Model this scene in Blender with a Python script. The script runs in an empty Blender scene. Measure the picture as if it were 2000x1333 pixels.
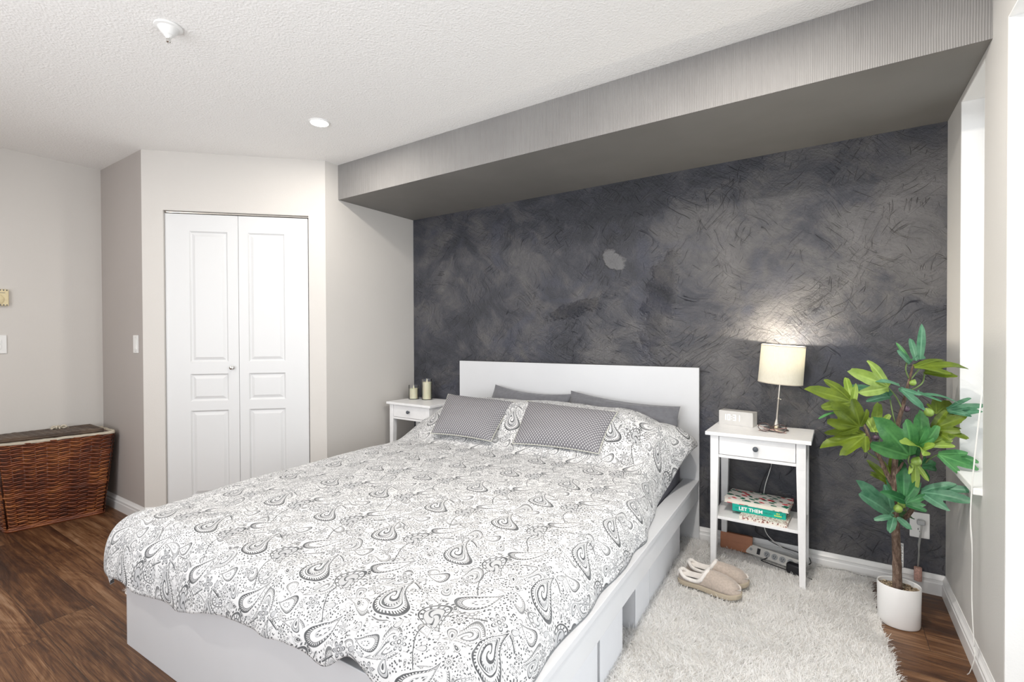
import bpy, bmesh, math, random
import numpy as np
from mathutils import Vector, Matrix, noise

PI = math.pi
rnd = random.Random(7)
scene = bpy.context.scene
COL = scene.collection

# ------------------------------------------------------------------ camera
F_PX = 948.87
cam_d = bpy.data.cameras.new('camera')
cam = bpy.data.objects.new('camera', cam_d)
COL.objects.link(cam)
cam_d.sensor_width = 36.0
cam_d.sensor_fit = 'HORIZONTAL'
cam_d.lens = F_PX / 2000.0 * 36.0
cam_d.clip_start = 0.02
yaw, pitch, roll = 0.582700351, -0.00978168845, -0.00351735796
fw = Vector((-math.sin(yaw) * math.cos(pitch), math.cos(yaw) * math.cos(pitch), math.sin(pitch)))
rt = Vector((math.cos(yaw), math.sin(yaw), 0))
up = rt.cross(fw)
cr, sr = math.cos(roll), math.sin(roll)
rt2 = cr * rt + sr * up
up2 = -sr * rt + cr * up
m = Matrix((rt2, up2, -fw)).transposed().to_4x4()
m.translation = Vector((0.358328527, -2.89658993, 1.18160178))
cam.matrix_world = m
scene.camera = cam

# ------------------------------------------------------------------ view, world and lights
scene.view_settings.view_transform = 'Standard'
scene.view_settings.look = 'None'
scene.view_settings.gamma = 1.0
scene.view_settings.use_curve_mapping = False
scene.view_settings.exposure = -0.10
scene.cycles.max_bounces = 8
scene.cycles.diffuse_bounces = 5
scene.cycles.caustics_reflective = False
scene.cycles.caustics_refractive = False
scene.cycles.sample_clamp_indirect = 6.0
scene.cycles.use_adaptive_sampling = True
scene.cycles.adaptive_threshold = 0.03

world = bpy.data.worlds.new('daylight')
scene.world = world
world.use_nodes = True
wb = world.node_tree.nodes['Background']
wb.inputs['Color'].default_value = (0.90, 0.95, 1.0, 1)
wb.inputs['Strength'].default_value = 1.6


def area_light(name, loc, direction, sx, sy, power, color=(1, 1, 1), shape='RECTANGLE', spread=PI):
    d = bpy.data.lights.new(name, 'AREA')
    d.shape = shape
    d.size = sx
    d.size_y = sy
    d.energy = power
    d.color = color
    d.spread = spread
    o = bpy.data.objects.new(name, d)
    COL.objects.link(o)
    o.location = loc
    o.rotation_euler = Vector(direction).to_track_quat('-Z', 'Y').to_euler()
    return o


# daylight entering through the glass door and the small window, plus fill light added behind the camera
area_light('daylight_patio', (1.16, -1.95, 1.10), (-1, 0.05, 0.22), 1.9, 1.9, 22, (0.93, 0.97, 1.0))
area_light('daylight_window', (1.13, -0.45, 1.40), (-1, 0, -0.05), 0.34, 1.4, 3.5, (0.93, 0.97, 1.0))
area_light('rear_fill', (-1.0, -4.30, 1.25), (0, 1, 0.80), 3.2, 1.8, 74, (0.98, 0.985, 1.0))  # made-up fill lamp behind the camera, tilted up to the ceiling


# ------------------------------------------------------------------ room numbers (metres)
XL, XR = -2.519, 0.788
YS, ZS, ZC = -0.726, 2.137, 2.3775
Y4, X5, Y5, X6 = -0.829, -3.312, -1.605, -4.0055
YB = -4.1
BBH = 0.092


# ------------------------------------------------------------------ naming helpers
def tag(o, label=None, cat=None, group=None, kind=None):
    if label: o['label'] = label
    if cat: o['category'] = cat
    if group: o['group'] = group
    if kind: o['kind'] = kind
    return o


def empty(name, loc, rz=0.0):
    o = bpy.data.objects.new(name, None)
    o.empty_display_size = 0.05
    o.location = loc
    o.rotation_euler = (0, 0, rz)
    COL.objects.link(o)
    return o


class MB:
    """Collects geometry for ONE mesh object."""
    def __init__(self):
        self.v = []
        self.f = []
        self.mi = []
        self.uv = None

    def add(self, verts, faces, mi=0):
        n = len(self.v)
        self.v += [tuple(p) for p in verts]
        self.f += [tuple(i + n for i in f) for f in faces]
        self.mi += [mi] * len(faces)
        return self

    def box(self, x0, x1, y0, y1, z0, z1, mi=0):
        v = [(x, y, z) for z in (z0, z1) for y in (y0, y1) for x in (x0, x1)]
        return self.add(v, [(0, 2, 3, 1), (4, 5, 7, 6), (0, 1, 5, 4), (2, 6, 7, 3), (0, 4, 6, 2), (1, 3, 7, 5)], mi)

    def hexa(self, bottom, top, mi=0):
        """bottom, top: 4 points each, counter-clockwise from above"""
        return self.add(list(bottom) + list(top), [(3, 2, 1, 0), (4, 5, 6, 7), (0, 1, 5, 4), (1, 2, 6, 5), (2, 3, 7, 6), (3, 0, 4, 7)], mi)

    def quad(self, a, b, c, d, mi=0):
        return self.add([a, b, c, d], [(0, 1, 2, 3)], mi)

    def lathe(self, prof, seg=32, c=(0, 0, 0), sx=1.0, sy=1.0, mi=0, cap0=False, cap1=False):
        vs, fs = [], []
        for r, z in prof:
            for i in range(seg):
                a = 2 * PI * i / seg
                vs.append((c[0] + r * math.cos(a) * sx, c[1] + r * math.sin(a) * sy, c[2] + z))
        for j in range(len(prof) - 1):
            for i in range(seg):
                k = (i + 1) % seg
                fs.append((j * seg + i, j * seg + k, (j + 1) * seg + k, (j + 1) * seg + i))
        if cap0: fs.append(tuple(range(seg))[::-1])
        if cap1: fs.append(tuple((len(prof) - 1) * seg + i for i in range(seg)))
        return self.add(vs, fs, mi)

    def tube(self, pts, rad, seg=8, mi=0, closed=False):
        pts = [Vector(p) for p in pts]
        n = len(pts)
        if not hasattr(rad, '__len__'): rad = [rad] * n
        vs, fs = [], []
        prev = None
        for i, p in enumerate(pts):
            if closed: t = pts[(i + 1) % n] - pts[i - 1]
            else: t = pts[min(i + 1, n - 1)] - pts[max(i - 1, 0)]
            if t.length < 1e-9: t = Vector((0, 0, 1))
            t.normalize()
            if prev is None:
                a = Vector((0, 0, 1)) if abs(t.z) < 0.9 else Vector((1, 0, 0))
                prev = t.cross(a).normalized()
            s = (prev - t * prev.dot(t))
            s = s.normalized() if s.length > 1e-6 else t.orthogonal().normalized()
            prev = s
            b = t.cross(s)
            for k in range(seg):
                a = 2 * PI * k / seg
                vs.append(p + (s * math.cos(a) + b * math.sin(a)) * rad[i])
        for i in range(n if closed else n - 1):
            j = (i + 1) % n
            for k in range(seg):
                l = (k + 1) % seg
                fs.append((i * seg + k, i * seg + l, j * seg + l, j * seg + k))
        if not closed:
            fs.append(tuple(range(seg))[::-1])
            fs.append(tuple((n - 1) * seg + k for k in range(seg)))
        return self.add(vs, fs, mi)

    def prism(self, prof, a, b, mi=0):
        """2D profile (out, z) swept from point a to point b; 'out' is to the left of a->b"""
        a, b = Vector(a), Vector(b)
        d = (b - a).normalized()
        n = Vector((-d.y, d.x, 0))
        k = len(prof)
        vs = [a + n * o + Vector((0, 0, z)) for o, z in prof] + [b + n * o + Vector((0, 0, z)) for o, z in prof]
        fs = [(i, (i + 1) % k, k + (i + 1) % k, k + i) for i in range(k)]
        fs += [tuple(range(k))[::-1], tuple(range(k, 2 * k))]
        return self.add(vs, fs, mi)

    def build(self, name, mat, parent=None, smooth=False, bevel=0.0, bseg=2, autosmooth=None, recalc=True):
        me = bpy.data.meshes.new(name)
        me.from_pydata(self.v, [], self.f)
        mats = mat if isinstance(mat, (list, tuple)) else [mat]
        for mt in mats: me.materials.append(mt)
        if any(self.mi): me.polygons.foreach_set('material_index', self.mi)
        if recalc:
            bm = bmesh.new(); bm.from_mesh(me)
            bmesh.ops.recalc_face_normals(bm, faces=bm.faces)
            bm.to_mesh(me); bm.free()
        if smooth:
            me.polygons.foreach_set('use_smooth', [True] * len(me.polygons))
            if autosmooth is not None:
                me.set_sharp_from_angle(angle=autosmooth)
        o = bpy.data.objects.new(name, me)
        COL.objects.link(o)
        if parent is not None: o.parent = parent
        if bevel > 0:
            bv = o.modifiers.new('bevel', 'BEVEL')
            bv.width = bevel
            bv.segments = bseg
            bv.limit_method = 'ANGLE'
            bv.angle_limit = math.radians(40)
            bv.harden_normals = False
        return o


def copy_tree(o, parent=None):
    c = o.copy()
    COL.objects.link(c)
    c.parent = parent
    for ch in list(o.children): copy_tree(ch, c)
    return c


def grid_faces(nu, nv, flip=False):
    fs = []
    for j in range(nv - 1):
        for i in range(nu - 1):
            a, b, c, d = j * nu + i, j * nu + i + 1, (j + 1) * nu + i + 1, (j + 1) * nu + i
            fs.append((a, d, c, b) if flip else (a, b, c, d))
    return fs


# ------------------------------------------------------------------ material helpers
class NT:
    """tiny expression layer over shader nodes"""
    def __init__(self, name):
        self.m = bpy.data.materials.new(name)
        self.m.use_nodes = True
        self.t = self.m.node_tree
        self.n = self.t.nodes
        self.bsdf = self.n['Principled BSDF']
        self.out = self.n['Material Output']

    def new(self, typ, **kw):
        nd = self.n.new(typ)
        for k, v in kw.items(): setattr(nd, k, v)
        return nd

    def put(self, sock, val):
        if isinstance(val, E): self.t.links.new(val.s, sock)
        elif isinstance(val, bpy.types.NodeSocket): self.t.links.new(val, sock)
        else:
            if hasattr(sock.default_value, '__len__') and not hasattr(val, '__len__'):
                val = (val,) * len(sock.default_value)
            if hasattr(val, '__len__') and len(val) == 3 and len(sock.default_value) == 4: val = (*val, 1)
            sock.default_value = val

    def math(self, op, a, b=None, c=None, clamp=False):
        nd = self.new('ShaderNodeMath', operation=op, use_clamp=clamp)
        self.put(nd.inputs[0], a)
        if b is not None: self.put(nd.inputs[1], b)
        if c is not None: self.put(nd.inputs[2], c)
        return E(self, nd.outputs[0])

    def vm(self, op, a, b=None, c=None, out=0):
        nd = self.new('ShaderNodeVectorMath', operation=op)
        self.put(nd.inputs[0], a)
        if b is not None: self.put(nd.inputs[1], b)
        if c is not None: self.put(nd.inputs[2], c)
        return E(self, nd.outputs[out])

    def coord(self, kind='Object'):
        nd = self.new('ShaderNodeTexCoord')
        return E(self, nd.outputs[kind])

    def uv(self):
        return self.coord('UV')

    def mapping(self, v, loc=(0, 0, 0), rot=(0, 0, 0), scale=(1, 1, 1)):
        nd = self.new('ShaderNodeMapping')
        self.put(nd.inputs['Vector'], v)
        nd.inputs['Location'].default_value = loc
        nd.inputs['Rotation'].default_value = rot
        nd.inputs['Scale'].default_value = scale
        return E(self, nd.outputs[0])

    def noise(self, v, scale, detail=2, rough=0.5, dist=0.0, dim='3D', color=False):
        nd = self.new('ShaderNodeTexNoise', noise_dimensions=dim)
        self.put(nd.inputs['Vector'], v)
        nd.inputs['Scale'].default_value = scale
        nd.inputs['Detail'].default_value = detail
        nd.inputs['Roughness'].default_value = rough
        nd.inputs['Distortion'].default_value = dist
        return E(self, nd.outputs['Color' if color else 'Fac'])

    def voronoi(self, v, scale, feature='F1', dim='3D', out='Distance', rand=1.0):
        nd = self.new('ShaderNodeTexVoronoi', voronoi_dimensions=dim, feature=feature)
        self.put(nd.inputs['Vector'], v)
        nd.inputs['Scale'].default_value = scale
        nd.inputs['Randomness'].default_value = rand
        return E(self, nd.outputs[out])

    def sep(self, v):
        nd = self.new('ShaderNodeSeparateXYZ')
        self.put(nd.inputs[0], v)
        return E(self, nd.outputs[0]), E(self, nd.outputs[1]), E(self, nd.outputs[2])

    def comb(self, x, y, z=0.0):
        nd = self.new('ShaderNodeCombineXYZ')
        self.put(nd.inputs[0], x); self.put(nd.inputs[1], y); self.put(nd.inputs[2], z)
        return E(self, nd.outputs[0])

    def ramp(self, f, stops, interp='LINEAR'):
        nd = self.new('ShaderNodeValToRGB')
        self.put(nd.inputs[0], f)
        cr = nd.color_ramp
        cr.interpolation = interp
        while len(cr.elements) < len(stops): cr.elements.new(0.5)
        for e, (p, c) in zip(cr.elements, stops):
            e.position = p
            c = c if hasattr(c, '__len__') else (c, c, c)
            e.color = (*c[:3], 1)
        return E(self, nd.outputs[0])

    def smooth(self, f, a, b):
        nd = self.new('ShaderNodeMapRange', interpolation_type='SMOOTHSTEP')
        self.put(nd.inputs[0], f)
        nd.inputs[1].default_value = a
        nd.inputs[2].default_value = b
        return E(self, nd.outputs[0])

    def mix(self, f, a, b, blend='MIX'):
        nd = self.new('ShaderNodeMix', data_type='RGBA', blend_type=blend)
        self.put(nd.inputs[0], f)
        self.put(nd.inputs[6], a)
        self.put(nd.inputs[7], b)
        return E(self, nd.outputs[2])

    def bump(self, h, dist=0.01, strength=1.0, normal=None):
        nd = self.new('ShaderNodeBump')
        nd.inputs['Strength'].default_value = strength
        nd.inputs['Distance'].default_value = dist
        self.put(nd.inputs['Height'], h)
        if normal is not None: self.put(nd.inputs['Normal'], normal)
        return E(self, nd.outputs[0])

    def set(self, **kw):
        for k, v in kw.items():
            self.put(self.bsdf.inputs[k.replace('_', ' ')], v)
        return self


class E:
    def __init__(self, nt, s): self.nt, self.s = nt, s
    def __add__(self, o): return self.nt.math('ADD', self, o)
    __radd__ = __add__
    def __sub__(self, o): return self.nt.math('SUBTRACT', self, o)
    def __rsub__(self, o): return self.nt.math('SUBTRACT', o, self)
    def __mul__(self, o): return self.nt.math('MULTIPLY', self, o)
    __rmul__ = __mul__
    def __truediv__(self, o): return self.nt.math('DIVIDE', self, o)
    def max(self, o): return self.nt.math('MAXIMUM', self, o)
    def min(self, o): return self.nt.math('MINIMUM', self, o)
    def gt(self, o): return self.nt.math('GREATER_THAN', self, o)
    def lt(self, o): return self.nt.math('LESS_THAN', self, o)
    def near(self, c, w): return self.nt.math('COMPARE', self, c, w)
    def abs(self): return self.nt.math('ABSOLUTE', self)
    def sin(self): return self.nt.math('SINE', self)
    def cos(self): return self.nt.math('COSINE', self)
    def pow(self, p): return self.nt.math('POWER', self, p)


def simple(name, color, rough=0.5, metal=0.0, spec=0.5, bump=None, var=0.0, var_scale=8.0, coat=0.0, sheen=0.0):
    t = NT(name)
    c = (*color, 1)
    if var > 0:
        nz = t.noise(t.coord(), var_scale, 3, 0.55)
        d = tuple(x * (1 - var) for x in color)
        l = tuple(min(1, x * (1 + var)) for x in color)
        t.set(Base_Color=t.ramp(nz, [(0.3, d), (0.7, l)]))
    else:
        t.set(Base_Color=c)
    t.set(Roughness=rough, Metallic=metal)
    t.bsdf.inputs['Specular IOR Level'].default_value = spec
    if coat: t.bsdf.inputs['Coat Weight'].default_value = coat
    if sheen: t.bsdf.inputs['Sheen Weight'].default_value = sheen
    if bump:
        sc, dist = bump
        t.set(Normal=t.bump(t.noise(t.coord(), sc, 3, 0.6), dist, 0.6))
    return t.m


# ------------------------------------------------------------------ materials
def mat_wall(name, col):
    t = NT(name)
    P = t.coord()
    n1 = t.noise(P, 1.2, 3, 0.5)
    t.set(Base_Color=t.ramp(n1, [(0.25, tuple(c * 0.97 for c in col)), (0.75, tuple(min(1, c * 1.03) for c in col))]), Roughness=0.55)
    t.set(Normal=t.bump(t.noise(P, 160, 3, 0.6), 0.0008, 0.5))
    t.bsdf.inputs['Specular IOR Level'].default_value = 0.35
    return t.m


M_WALL = mat_wall('paint_warm_grey', (0.625, 0.60, 0.57))
M_WALLD = mat_wall('paint_warm_grey_shaded', (0.43, 0.395, 0.375))  # shade of the return wall put into a darker wall colour
M_WALLR = mat_wall('paint_cool_grey', (0.60, 0.59, 0.57))
M_REVEAL = mat_wall('paint_white_reveal', (0.86, 0.86, 0.85))


def mat_ceiling():
    t = NT('stipple_ceiling')
    P = t.coord()
    a = t.noise(P, 85, 4, 0.65)
    b = t.voronoi(P, 120, 'SMOOTH_F1')
    t.set(Base_Color=(0.87, 0.86, 0.845, 1), Roughness=0.85)
    t.set(Normal=t.bump(a * 0.7 + b * 0.5, 0.0042, 0.9))
    t.bsdf.inputs['Specular IOR Level'].default_value = 0.2
    return t.m


M_CEIL = mat_ceiling()


def mat_soffit():
    t = NT('ribbed_grey_soffit')
    P = t.coord()
    x, y, z = t.sep(P)
    rib = (x * 900.0 + t.noise(P, 6, 2) * 4.0).sin() * 0.5 + 0.5
    n1 = t.noise(P, 3.0, 3, 0.6)
    n2 = t.noise(t.mapping(P, scale=(160, 160, 5)), 1.0, 3, 0.7)
    col = t.ramp(n1 * 0.6 + n2 * 0.4, [(0.3, (0.225, 0.217, 0.212)), (0.7, (0.29, 0.282, 0.275))])
    t.set(Base_Color=col, Roughness=0.6)
    t.set(Normal=t.bump(rib * 0.8 + n2 * 0.6, 0.0016, 0.9))
    return t.m


M_SOFF = mat_soffit()


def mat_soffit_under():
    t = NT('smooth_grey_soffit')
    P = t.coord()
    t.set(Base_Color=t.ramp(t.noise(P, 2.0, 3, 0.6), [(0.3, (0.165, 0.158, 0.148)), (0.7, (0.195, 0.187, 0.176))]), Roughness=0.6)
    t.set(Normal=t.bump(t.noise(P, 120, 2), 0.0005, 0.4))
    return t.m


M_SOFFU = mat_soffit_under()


def mat_plaster():
    t = NT('troweled_charcoal_plaster')
    P = t.coord()
    # wandering direction for the trowel strokes
    wv = t.noise(P, 1.1, 3, 0.55, color=True)
    scl = t.new('ShaderNodeVectorMath', operation='SCALE')
    t.put(scl.inputs[0], t.vm('SUBTRACT', wv, (0.5, 0.5, 0.5))); scl.inputs['Scale'].default_value = 0.55
    Pw = t.vm('ADD', P, E(t, scl.outputs[0]))
    s1 = t.noise(t.mapping(t.mapping(Pw, rot=(0, math.radians(35), 0)), scale=(1.0, 1, 1.7)), 1.5, 6, 0.60, 0.25)
    s2 = t.noise(t.mapping(t.mapping(Pw, rot=(0, math.radians(-28), 0)), scale=(1.3, 1, 2.8)), 3.1, 8, 0.68, 0.45)
    s3 = t.noise(t.mapping(t.mapping(Pw, rot=(0, math.radians(50), 0)), scale=(9, 1, 55)), 1.0, 4, 0.72, 0.6)
    s4 = t.noise(t.mapping(t.mapping(Pw, rot=(0, math.radians(-35), 0)), scale=(9, 1, 60)), 1.0, 4, 0.72, 0.8)
    x, y, z = t.sep(P)
    # paler area round the right-hand side, darker upper left
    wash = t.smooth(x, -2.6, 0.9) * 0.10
    # two burnished scrapes: a small pale patch and a long ridge
    def blob(cx, cz, rx, rz, ang, wob):
        q = t.mapping(P, loc=(-cx, 0, -cz))
        q = t.mapping(q, rot=(0, ang, 0))
        qx, qy, qz = t.sep(q)
        nn = (t.noise(P, 10, 4, 0.65) - 0.5) * wob
        d = ((qx / rx) * (qx / rx) + (qz / rz) * (qz / rz)).pow(0.5)
        return d + nn
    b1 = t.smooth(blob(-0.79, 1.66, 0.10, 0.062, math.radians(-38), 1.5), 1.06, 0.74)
    ridge = t.smooth(blob(0.27, 1.34, 0.22, 0.045, math.radians(47), 2.2), 1.15, 0.45)
    ridge2 = t.smooth(blob(-0.50, 1.36, 0.34, 0.10, math.radians(78), 2.0), 1.1, 0.45)
    ridge3 = t.smooth(blob(-1.05, 1.36, 0.24, 0.05, math.radians(15), 2.0), 1.1, 0.45)
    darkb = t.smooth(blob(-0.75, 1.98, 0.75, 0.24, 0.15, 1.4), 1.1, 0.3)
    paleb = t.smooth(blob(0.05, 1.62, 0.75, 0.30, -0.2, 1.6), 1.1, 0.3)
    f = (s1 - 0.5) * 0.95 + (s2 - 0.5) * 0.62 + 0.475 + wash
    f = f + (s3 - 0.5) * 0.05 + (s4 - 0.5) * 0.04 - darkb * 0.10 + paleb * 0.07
    col = t.ramp(f, [(0.36, (0.024, 0.026, 0.034)), (0.46, (0.038, 0.040, 0.052)), (0.54, (0.066, 0.066, 0.075)),
                     (0.62, (0.096, 0.094, 0.098)), (0.76, (0.138, 0.134, 0.137))])
    blue = t.smooth(t.noise(P, 2.6, 3, 0.6, 0.8), 0.54, 0.68)
    col = t.mix(blue * 0.45, col, (0.055, 0.06, 0.088, 1))
    col = t.mix(b1 * 0.7, col, (0.17, 0.17, 0.175, 1))
    col = t.mix(ridge * 0.45, col, (0.035, 0.036, 0.043, 1))
    t.set(Base_Color=col)
    t.set(Roughness=t.ramp(s2, [(0.3, 0.30), (0.7, 0.46)]))
    # raised strokes
    v1 = t.voronoi(t.mapping(t.mapping(Pw, rot=(0, math.radians(35), 0)), scale=(8, 1, 30)), 1.0, 'DISTANCE_TO_EDGE')
    v2 = t.voronoi(t.mapping(t.mapping(Pw, rot=(0, math.radians(-50), 0)), scale=(10, 1, 34)), 1.0, 'DISTANCE_TO_EDGE')
    lines = t.smooth(v1, 0.04, 0.0) * t.smooth(s1, 0.46, 0.56) * t.smooth(s3, 0.46, 0.56) + t.smooth(v2, 0.035, 0.0) * t.smooth(s2, 0.48, 0.58) * t.smooth(s4, 0.46, 0.56)
    def scr(ang, sx, sz, lo):
        n_ = t.noise(t.mapping(t.mapping(Pw, rot=(0, math.radians(ang), 0)), scale=(sx, 1, sz)), 1.0, 1, 0.4)
        return t.smooth(n_, lo, lo + 0.045)
    mskA = t.smooth(t.noise(P, 4.0, 2, 0.5), 0.46, 0.60)
    mskB = t.smooth(t.noise(P, 3.3, 2, 0.5, 1.0), 0.44, 0.58)
    scratch = scr(42, 6, 105, 0.655) * mskA + scr(-38, 7, 120, 0.655) * mskB + scr(80, 9, 110, 0.665) * mskA
    h = scratch * 0.9 + s3 * 0.40 + s4 * 0.35 + lines * 0.16 + t.noise(P, 38, 6, 0.72) * 0.75 + ridge * 1.0 * t.noise(P, 30, 4, 0.7) + ridge2 * t.noise(P, 20, 5, 0.75) * 4.0 + ridge3 * t.noise(P, 26, 5, 0.75) * 4.0 + b1 * 0.8
    t.set(Normal=t.bump(h, 0.0085, 1.0))
    t.bsdf.inputs['Specular IOR Level'].default_value = 0.55
    return t.m


M_PLASTER = mat_plaster()


def mat_floor():
    t = NT('walnut_plank_floor')
    P = t.coord()
    x, y, z = t.sep(P)
    W, L = 0.178, 1.22
    row = t.math('FLOOR', y / W)
    rh = t.math('FRACT', (row * 12.9898).sin() * 43758.5)
    xs = (x + rh * L) / L
    pid = t.math('FLOOR', xs)
    h1 = t.math('FRACT', (pid * 78.233 + row * 37.719).sin() * 24634.63)
    h2 = t.math('FRACT', (pid * 26.61 + row * 91.17).sin() * 15731.7)
    fy = t.math('FRACT', y / W)
    fx = t.math('FRACT', xs)
    q = t.comb(x * 1.0 + h1 * 31.0, y + h2 * 17.0, h1 * 5.0)
    grain = t.noise(t.mapping(q, scale=(0.9, 30, 1)), 1.5, 8, 0.68, 0.5)
    fine = t.noise(t.mapping(q, scale=(5, 330, 1)), 1.0, 5, 0.75, 0.3)
    cloud = t.noise(t.mapping(q, scale=(1.0, 8, 1)), 1.3, 4, 0.6, 0.5)
    ring = (t.noise(t.mapping(q, scale=(1.1, 7.5, 1)), 1.0, 2, 0.5, 0.4) * 95.0).sin() * 0.5 + 0.5
    f = (grain - 0.5) * 0.46 + (cloud - 0.5) * 0.52 + (fine - 0.5) * 0.60 + (h1 - 0.5) * 0.10 + (ring - 0.5) * 0.055 + 0.50
    col = t.ramp(f, [(0.24, (0.018, 0.008, 0.005)), (0.42, (0.060, 0.025, 0.012)), (0.52, (0.128, 0.056, 0.023)),
                     (0.61, (0.215, 0.110, 0.052)), (0.76, (0.34, 0.215, 0.135))])
    grey = t.mix(t.smooth(h2, 0.2, 0.9) * 0.30, col, t.mix(1.0, col, (0.95, 1.0, 1.05, 1), 'MULTIPLY'))
    seam = t.math('MINIMUM', (fy * W).min((1.0 - fy) * W), (fx * L).min((1.0 - fx) * L))
    sm = t.smooth(seam, 0.0014, 0.0003)
    t.set(Base_Color=t.mix(sm * 0.8, grey, (0.018, 0.010, 0.007, 1)))
    t.set(Roughness=t.ramp(fine, [(0.3, 0.36), (0.7, 0.52)]))
    t.set(Normal=t.bump(fine * 0.5 + grain * 0.4 - sm * 1.2, 0.0012, 0.7))
    return t.m


M_FLOOR = mat_floor()

M_TRIM = simple('white_trim_paint', (0.80, 0.80, 0.80), 0.35, bump=(90, 0.0003))
M_DOOR = simple('white_door_paint', (0.68, 0.685, 0.69), 0.42, bump=(150, 0.0002))
M_DARKGAP = simple('dark_closet_gap', (0.03, 0.028, 0.026), 0.8)
M_LACQ = simple('white_lacquer', (0.63, 0.64, 0.66), 0.30, var=0.015, var_scale=4)
M_STAIN = simple('white_stained_wood', (0.82, 0.82, 0.825), 0.42, var=0.03, var_scale=30, bump=(60, 0.0003))
M_BOX = simple('white_card_box', (0.74, 0.75, 0.78), 0.6, var=0.02)
M_KNOB = simple('dark_grey_knob', (0.075, 0.085, 0.10), 0.4)
M_STEEL = simple('brushed_steel', (0.62, 0.58, 0.53), 0.28, metal=1.0, var=0.05, var_scale=60)
M_CHROME = simple('chrome', (0.75, 0.74, 0.72), 0.12, metal=1.0)
M_PLASTIC = simple('white_plastic', (0.80, 0.80, 0.79), 0.35)
M_PLASTIC2 = simple('warm_white_plastic', (0.72, 0.70, 0.66), 0.4)
M_CREAM = simple('cream_plastic', (0.72, 0.62, 0.38), 0.45, var=0.05, var_scale=80)
M_BLACK = simple('black_rubber', (0.012, 0.012, 0.016), 0.45)
M_GREYCORD = simple('grey_cord', (0.33, 0.33, 0.32), 0.5)
M_WCORD = simple('white_cord', (0.80, 0.80, 0.78), 0.5)
M_SLOT = simple('socket_grey', (0.38, 0.39, 0.40), 0.5)
M_CARDB = simple('tan_leather', (0.40, 0.165, 0.085), 0.5, var=0.12, var_scale=14, bump=(70, 0.0006))
M_CERAMIC = simple('white_ceramic', (0.84, 0.84, 0.84), 0.22, coat=0.3)
M_SHEET = simple('slate_grey_cotton', (0.135, 0.137, 0.152), 0.85, var=0.1, var_scale=40, bump=(11, 0.022), sheen=0.3)
M_MATTR = simple('dark_grey_sheet', (0.10, 0.10, 0.118), 0.9, var=0.1, var_scale=30, bump=(240, 0.0004))


def emis(name, col, s):
    t = NT(name)
    t.set(Base_Color=(*col, 1), Roughness=0.4)
    t.bsdf.inputs['Emission Color'].default_value = (*col, 1)
    t.bsdf.inputs['Emission Strength'].default_value = s
    return t.m


M_BULB = emis('downlight_glow', (1.0, 0.93, 0.82), 14)
M_DIGIT = emis('clock_digits_glow', (1.0, 1.0, 1.0), 1.0)


def mat_glass(name, tint=(1, 1, 1), thin=0.12):
    t = NT(name)
    t.n.remove(t.bsdf)
    tr = t.new('ShaderNodeBsdfTransparent'); tr.inputs[0].default_value = (*tint, 1)
    gl = t.new('ShaderNodeBsdfGlossy'); gl.inputs['Roughness'].default_value = 0.03
    lw = t.new('ShaderNodeLayerWeight'); lw.inputs[0].default_value = 0.25
    mx = t.new('ShaderNodeMixShader')
    f = E(t, lw.outputs['Fresnel']) * 0.8 + thin * 0.2
    t.put(mx.inputs[0], f)
    t.t.links.new(tr.outputs[0], mx.inputs[1]); t.t.links.new(gl.outputs[0], mx.inputs[2])
    t.t.links.new(mx.outputs[0], t.out.inputs[0])
    return t.m


M_GLASS = mat_glass('clear_glass')
M_WAX = simple('ivory_wax', (0.80, 0.76, 0.55), 0.5, var=0.04, var_scale=25)
M_WAX.node_tree.nodes['Principled BSDF'].inputs['Subsurface Weight'].default_value = 0.25
M_WAX.node_tree.nodes['Principled BSDF'].inputs['Subsurface Scale'].default_value = 0.01


def mat_shade():
    t = NT('lamp_shade_linen')
    t.n.remove(t.bsdf)
    P = t.coord()
    w = t.noise(t.mapping(P, scale=(400, 400, 60)), 1.0, 3, 0.6)
    col = t.ramp(w, [(0.3, (0.80, 0.77, 0.67)), (0.7, (0.88, 0.86, 0.77))])
    df = t.new('ShaderNodeBsdfDiffuse'); t.put(df.inputs[0], col)
    tl = t.new('ShaderNodeBsdfTranslucent'); t.put(tl.inputs[0], col)
    mx = t.new('ShaderNodeMixShader'); mx.inputs[0].default_value = 0.30
    t.t.links.new(df.outputs[0], mx.inputs[1]); t.t.links.new(tl.outputs[0], mx.inputs[2])
    t.t.links.new(mx.outputs[0], t.out.inputs[0])
    return t.m


M_SHADE = mat_shade()


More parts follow.
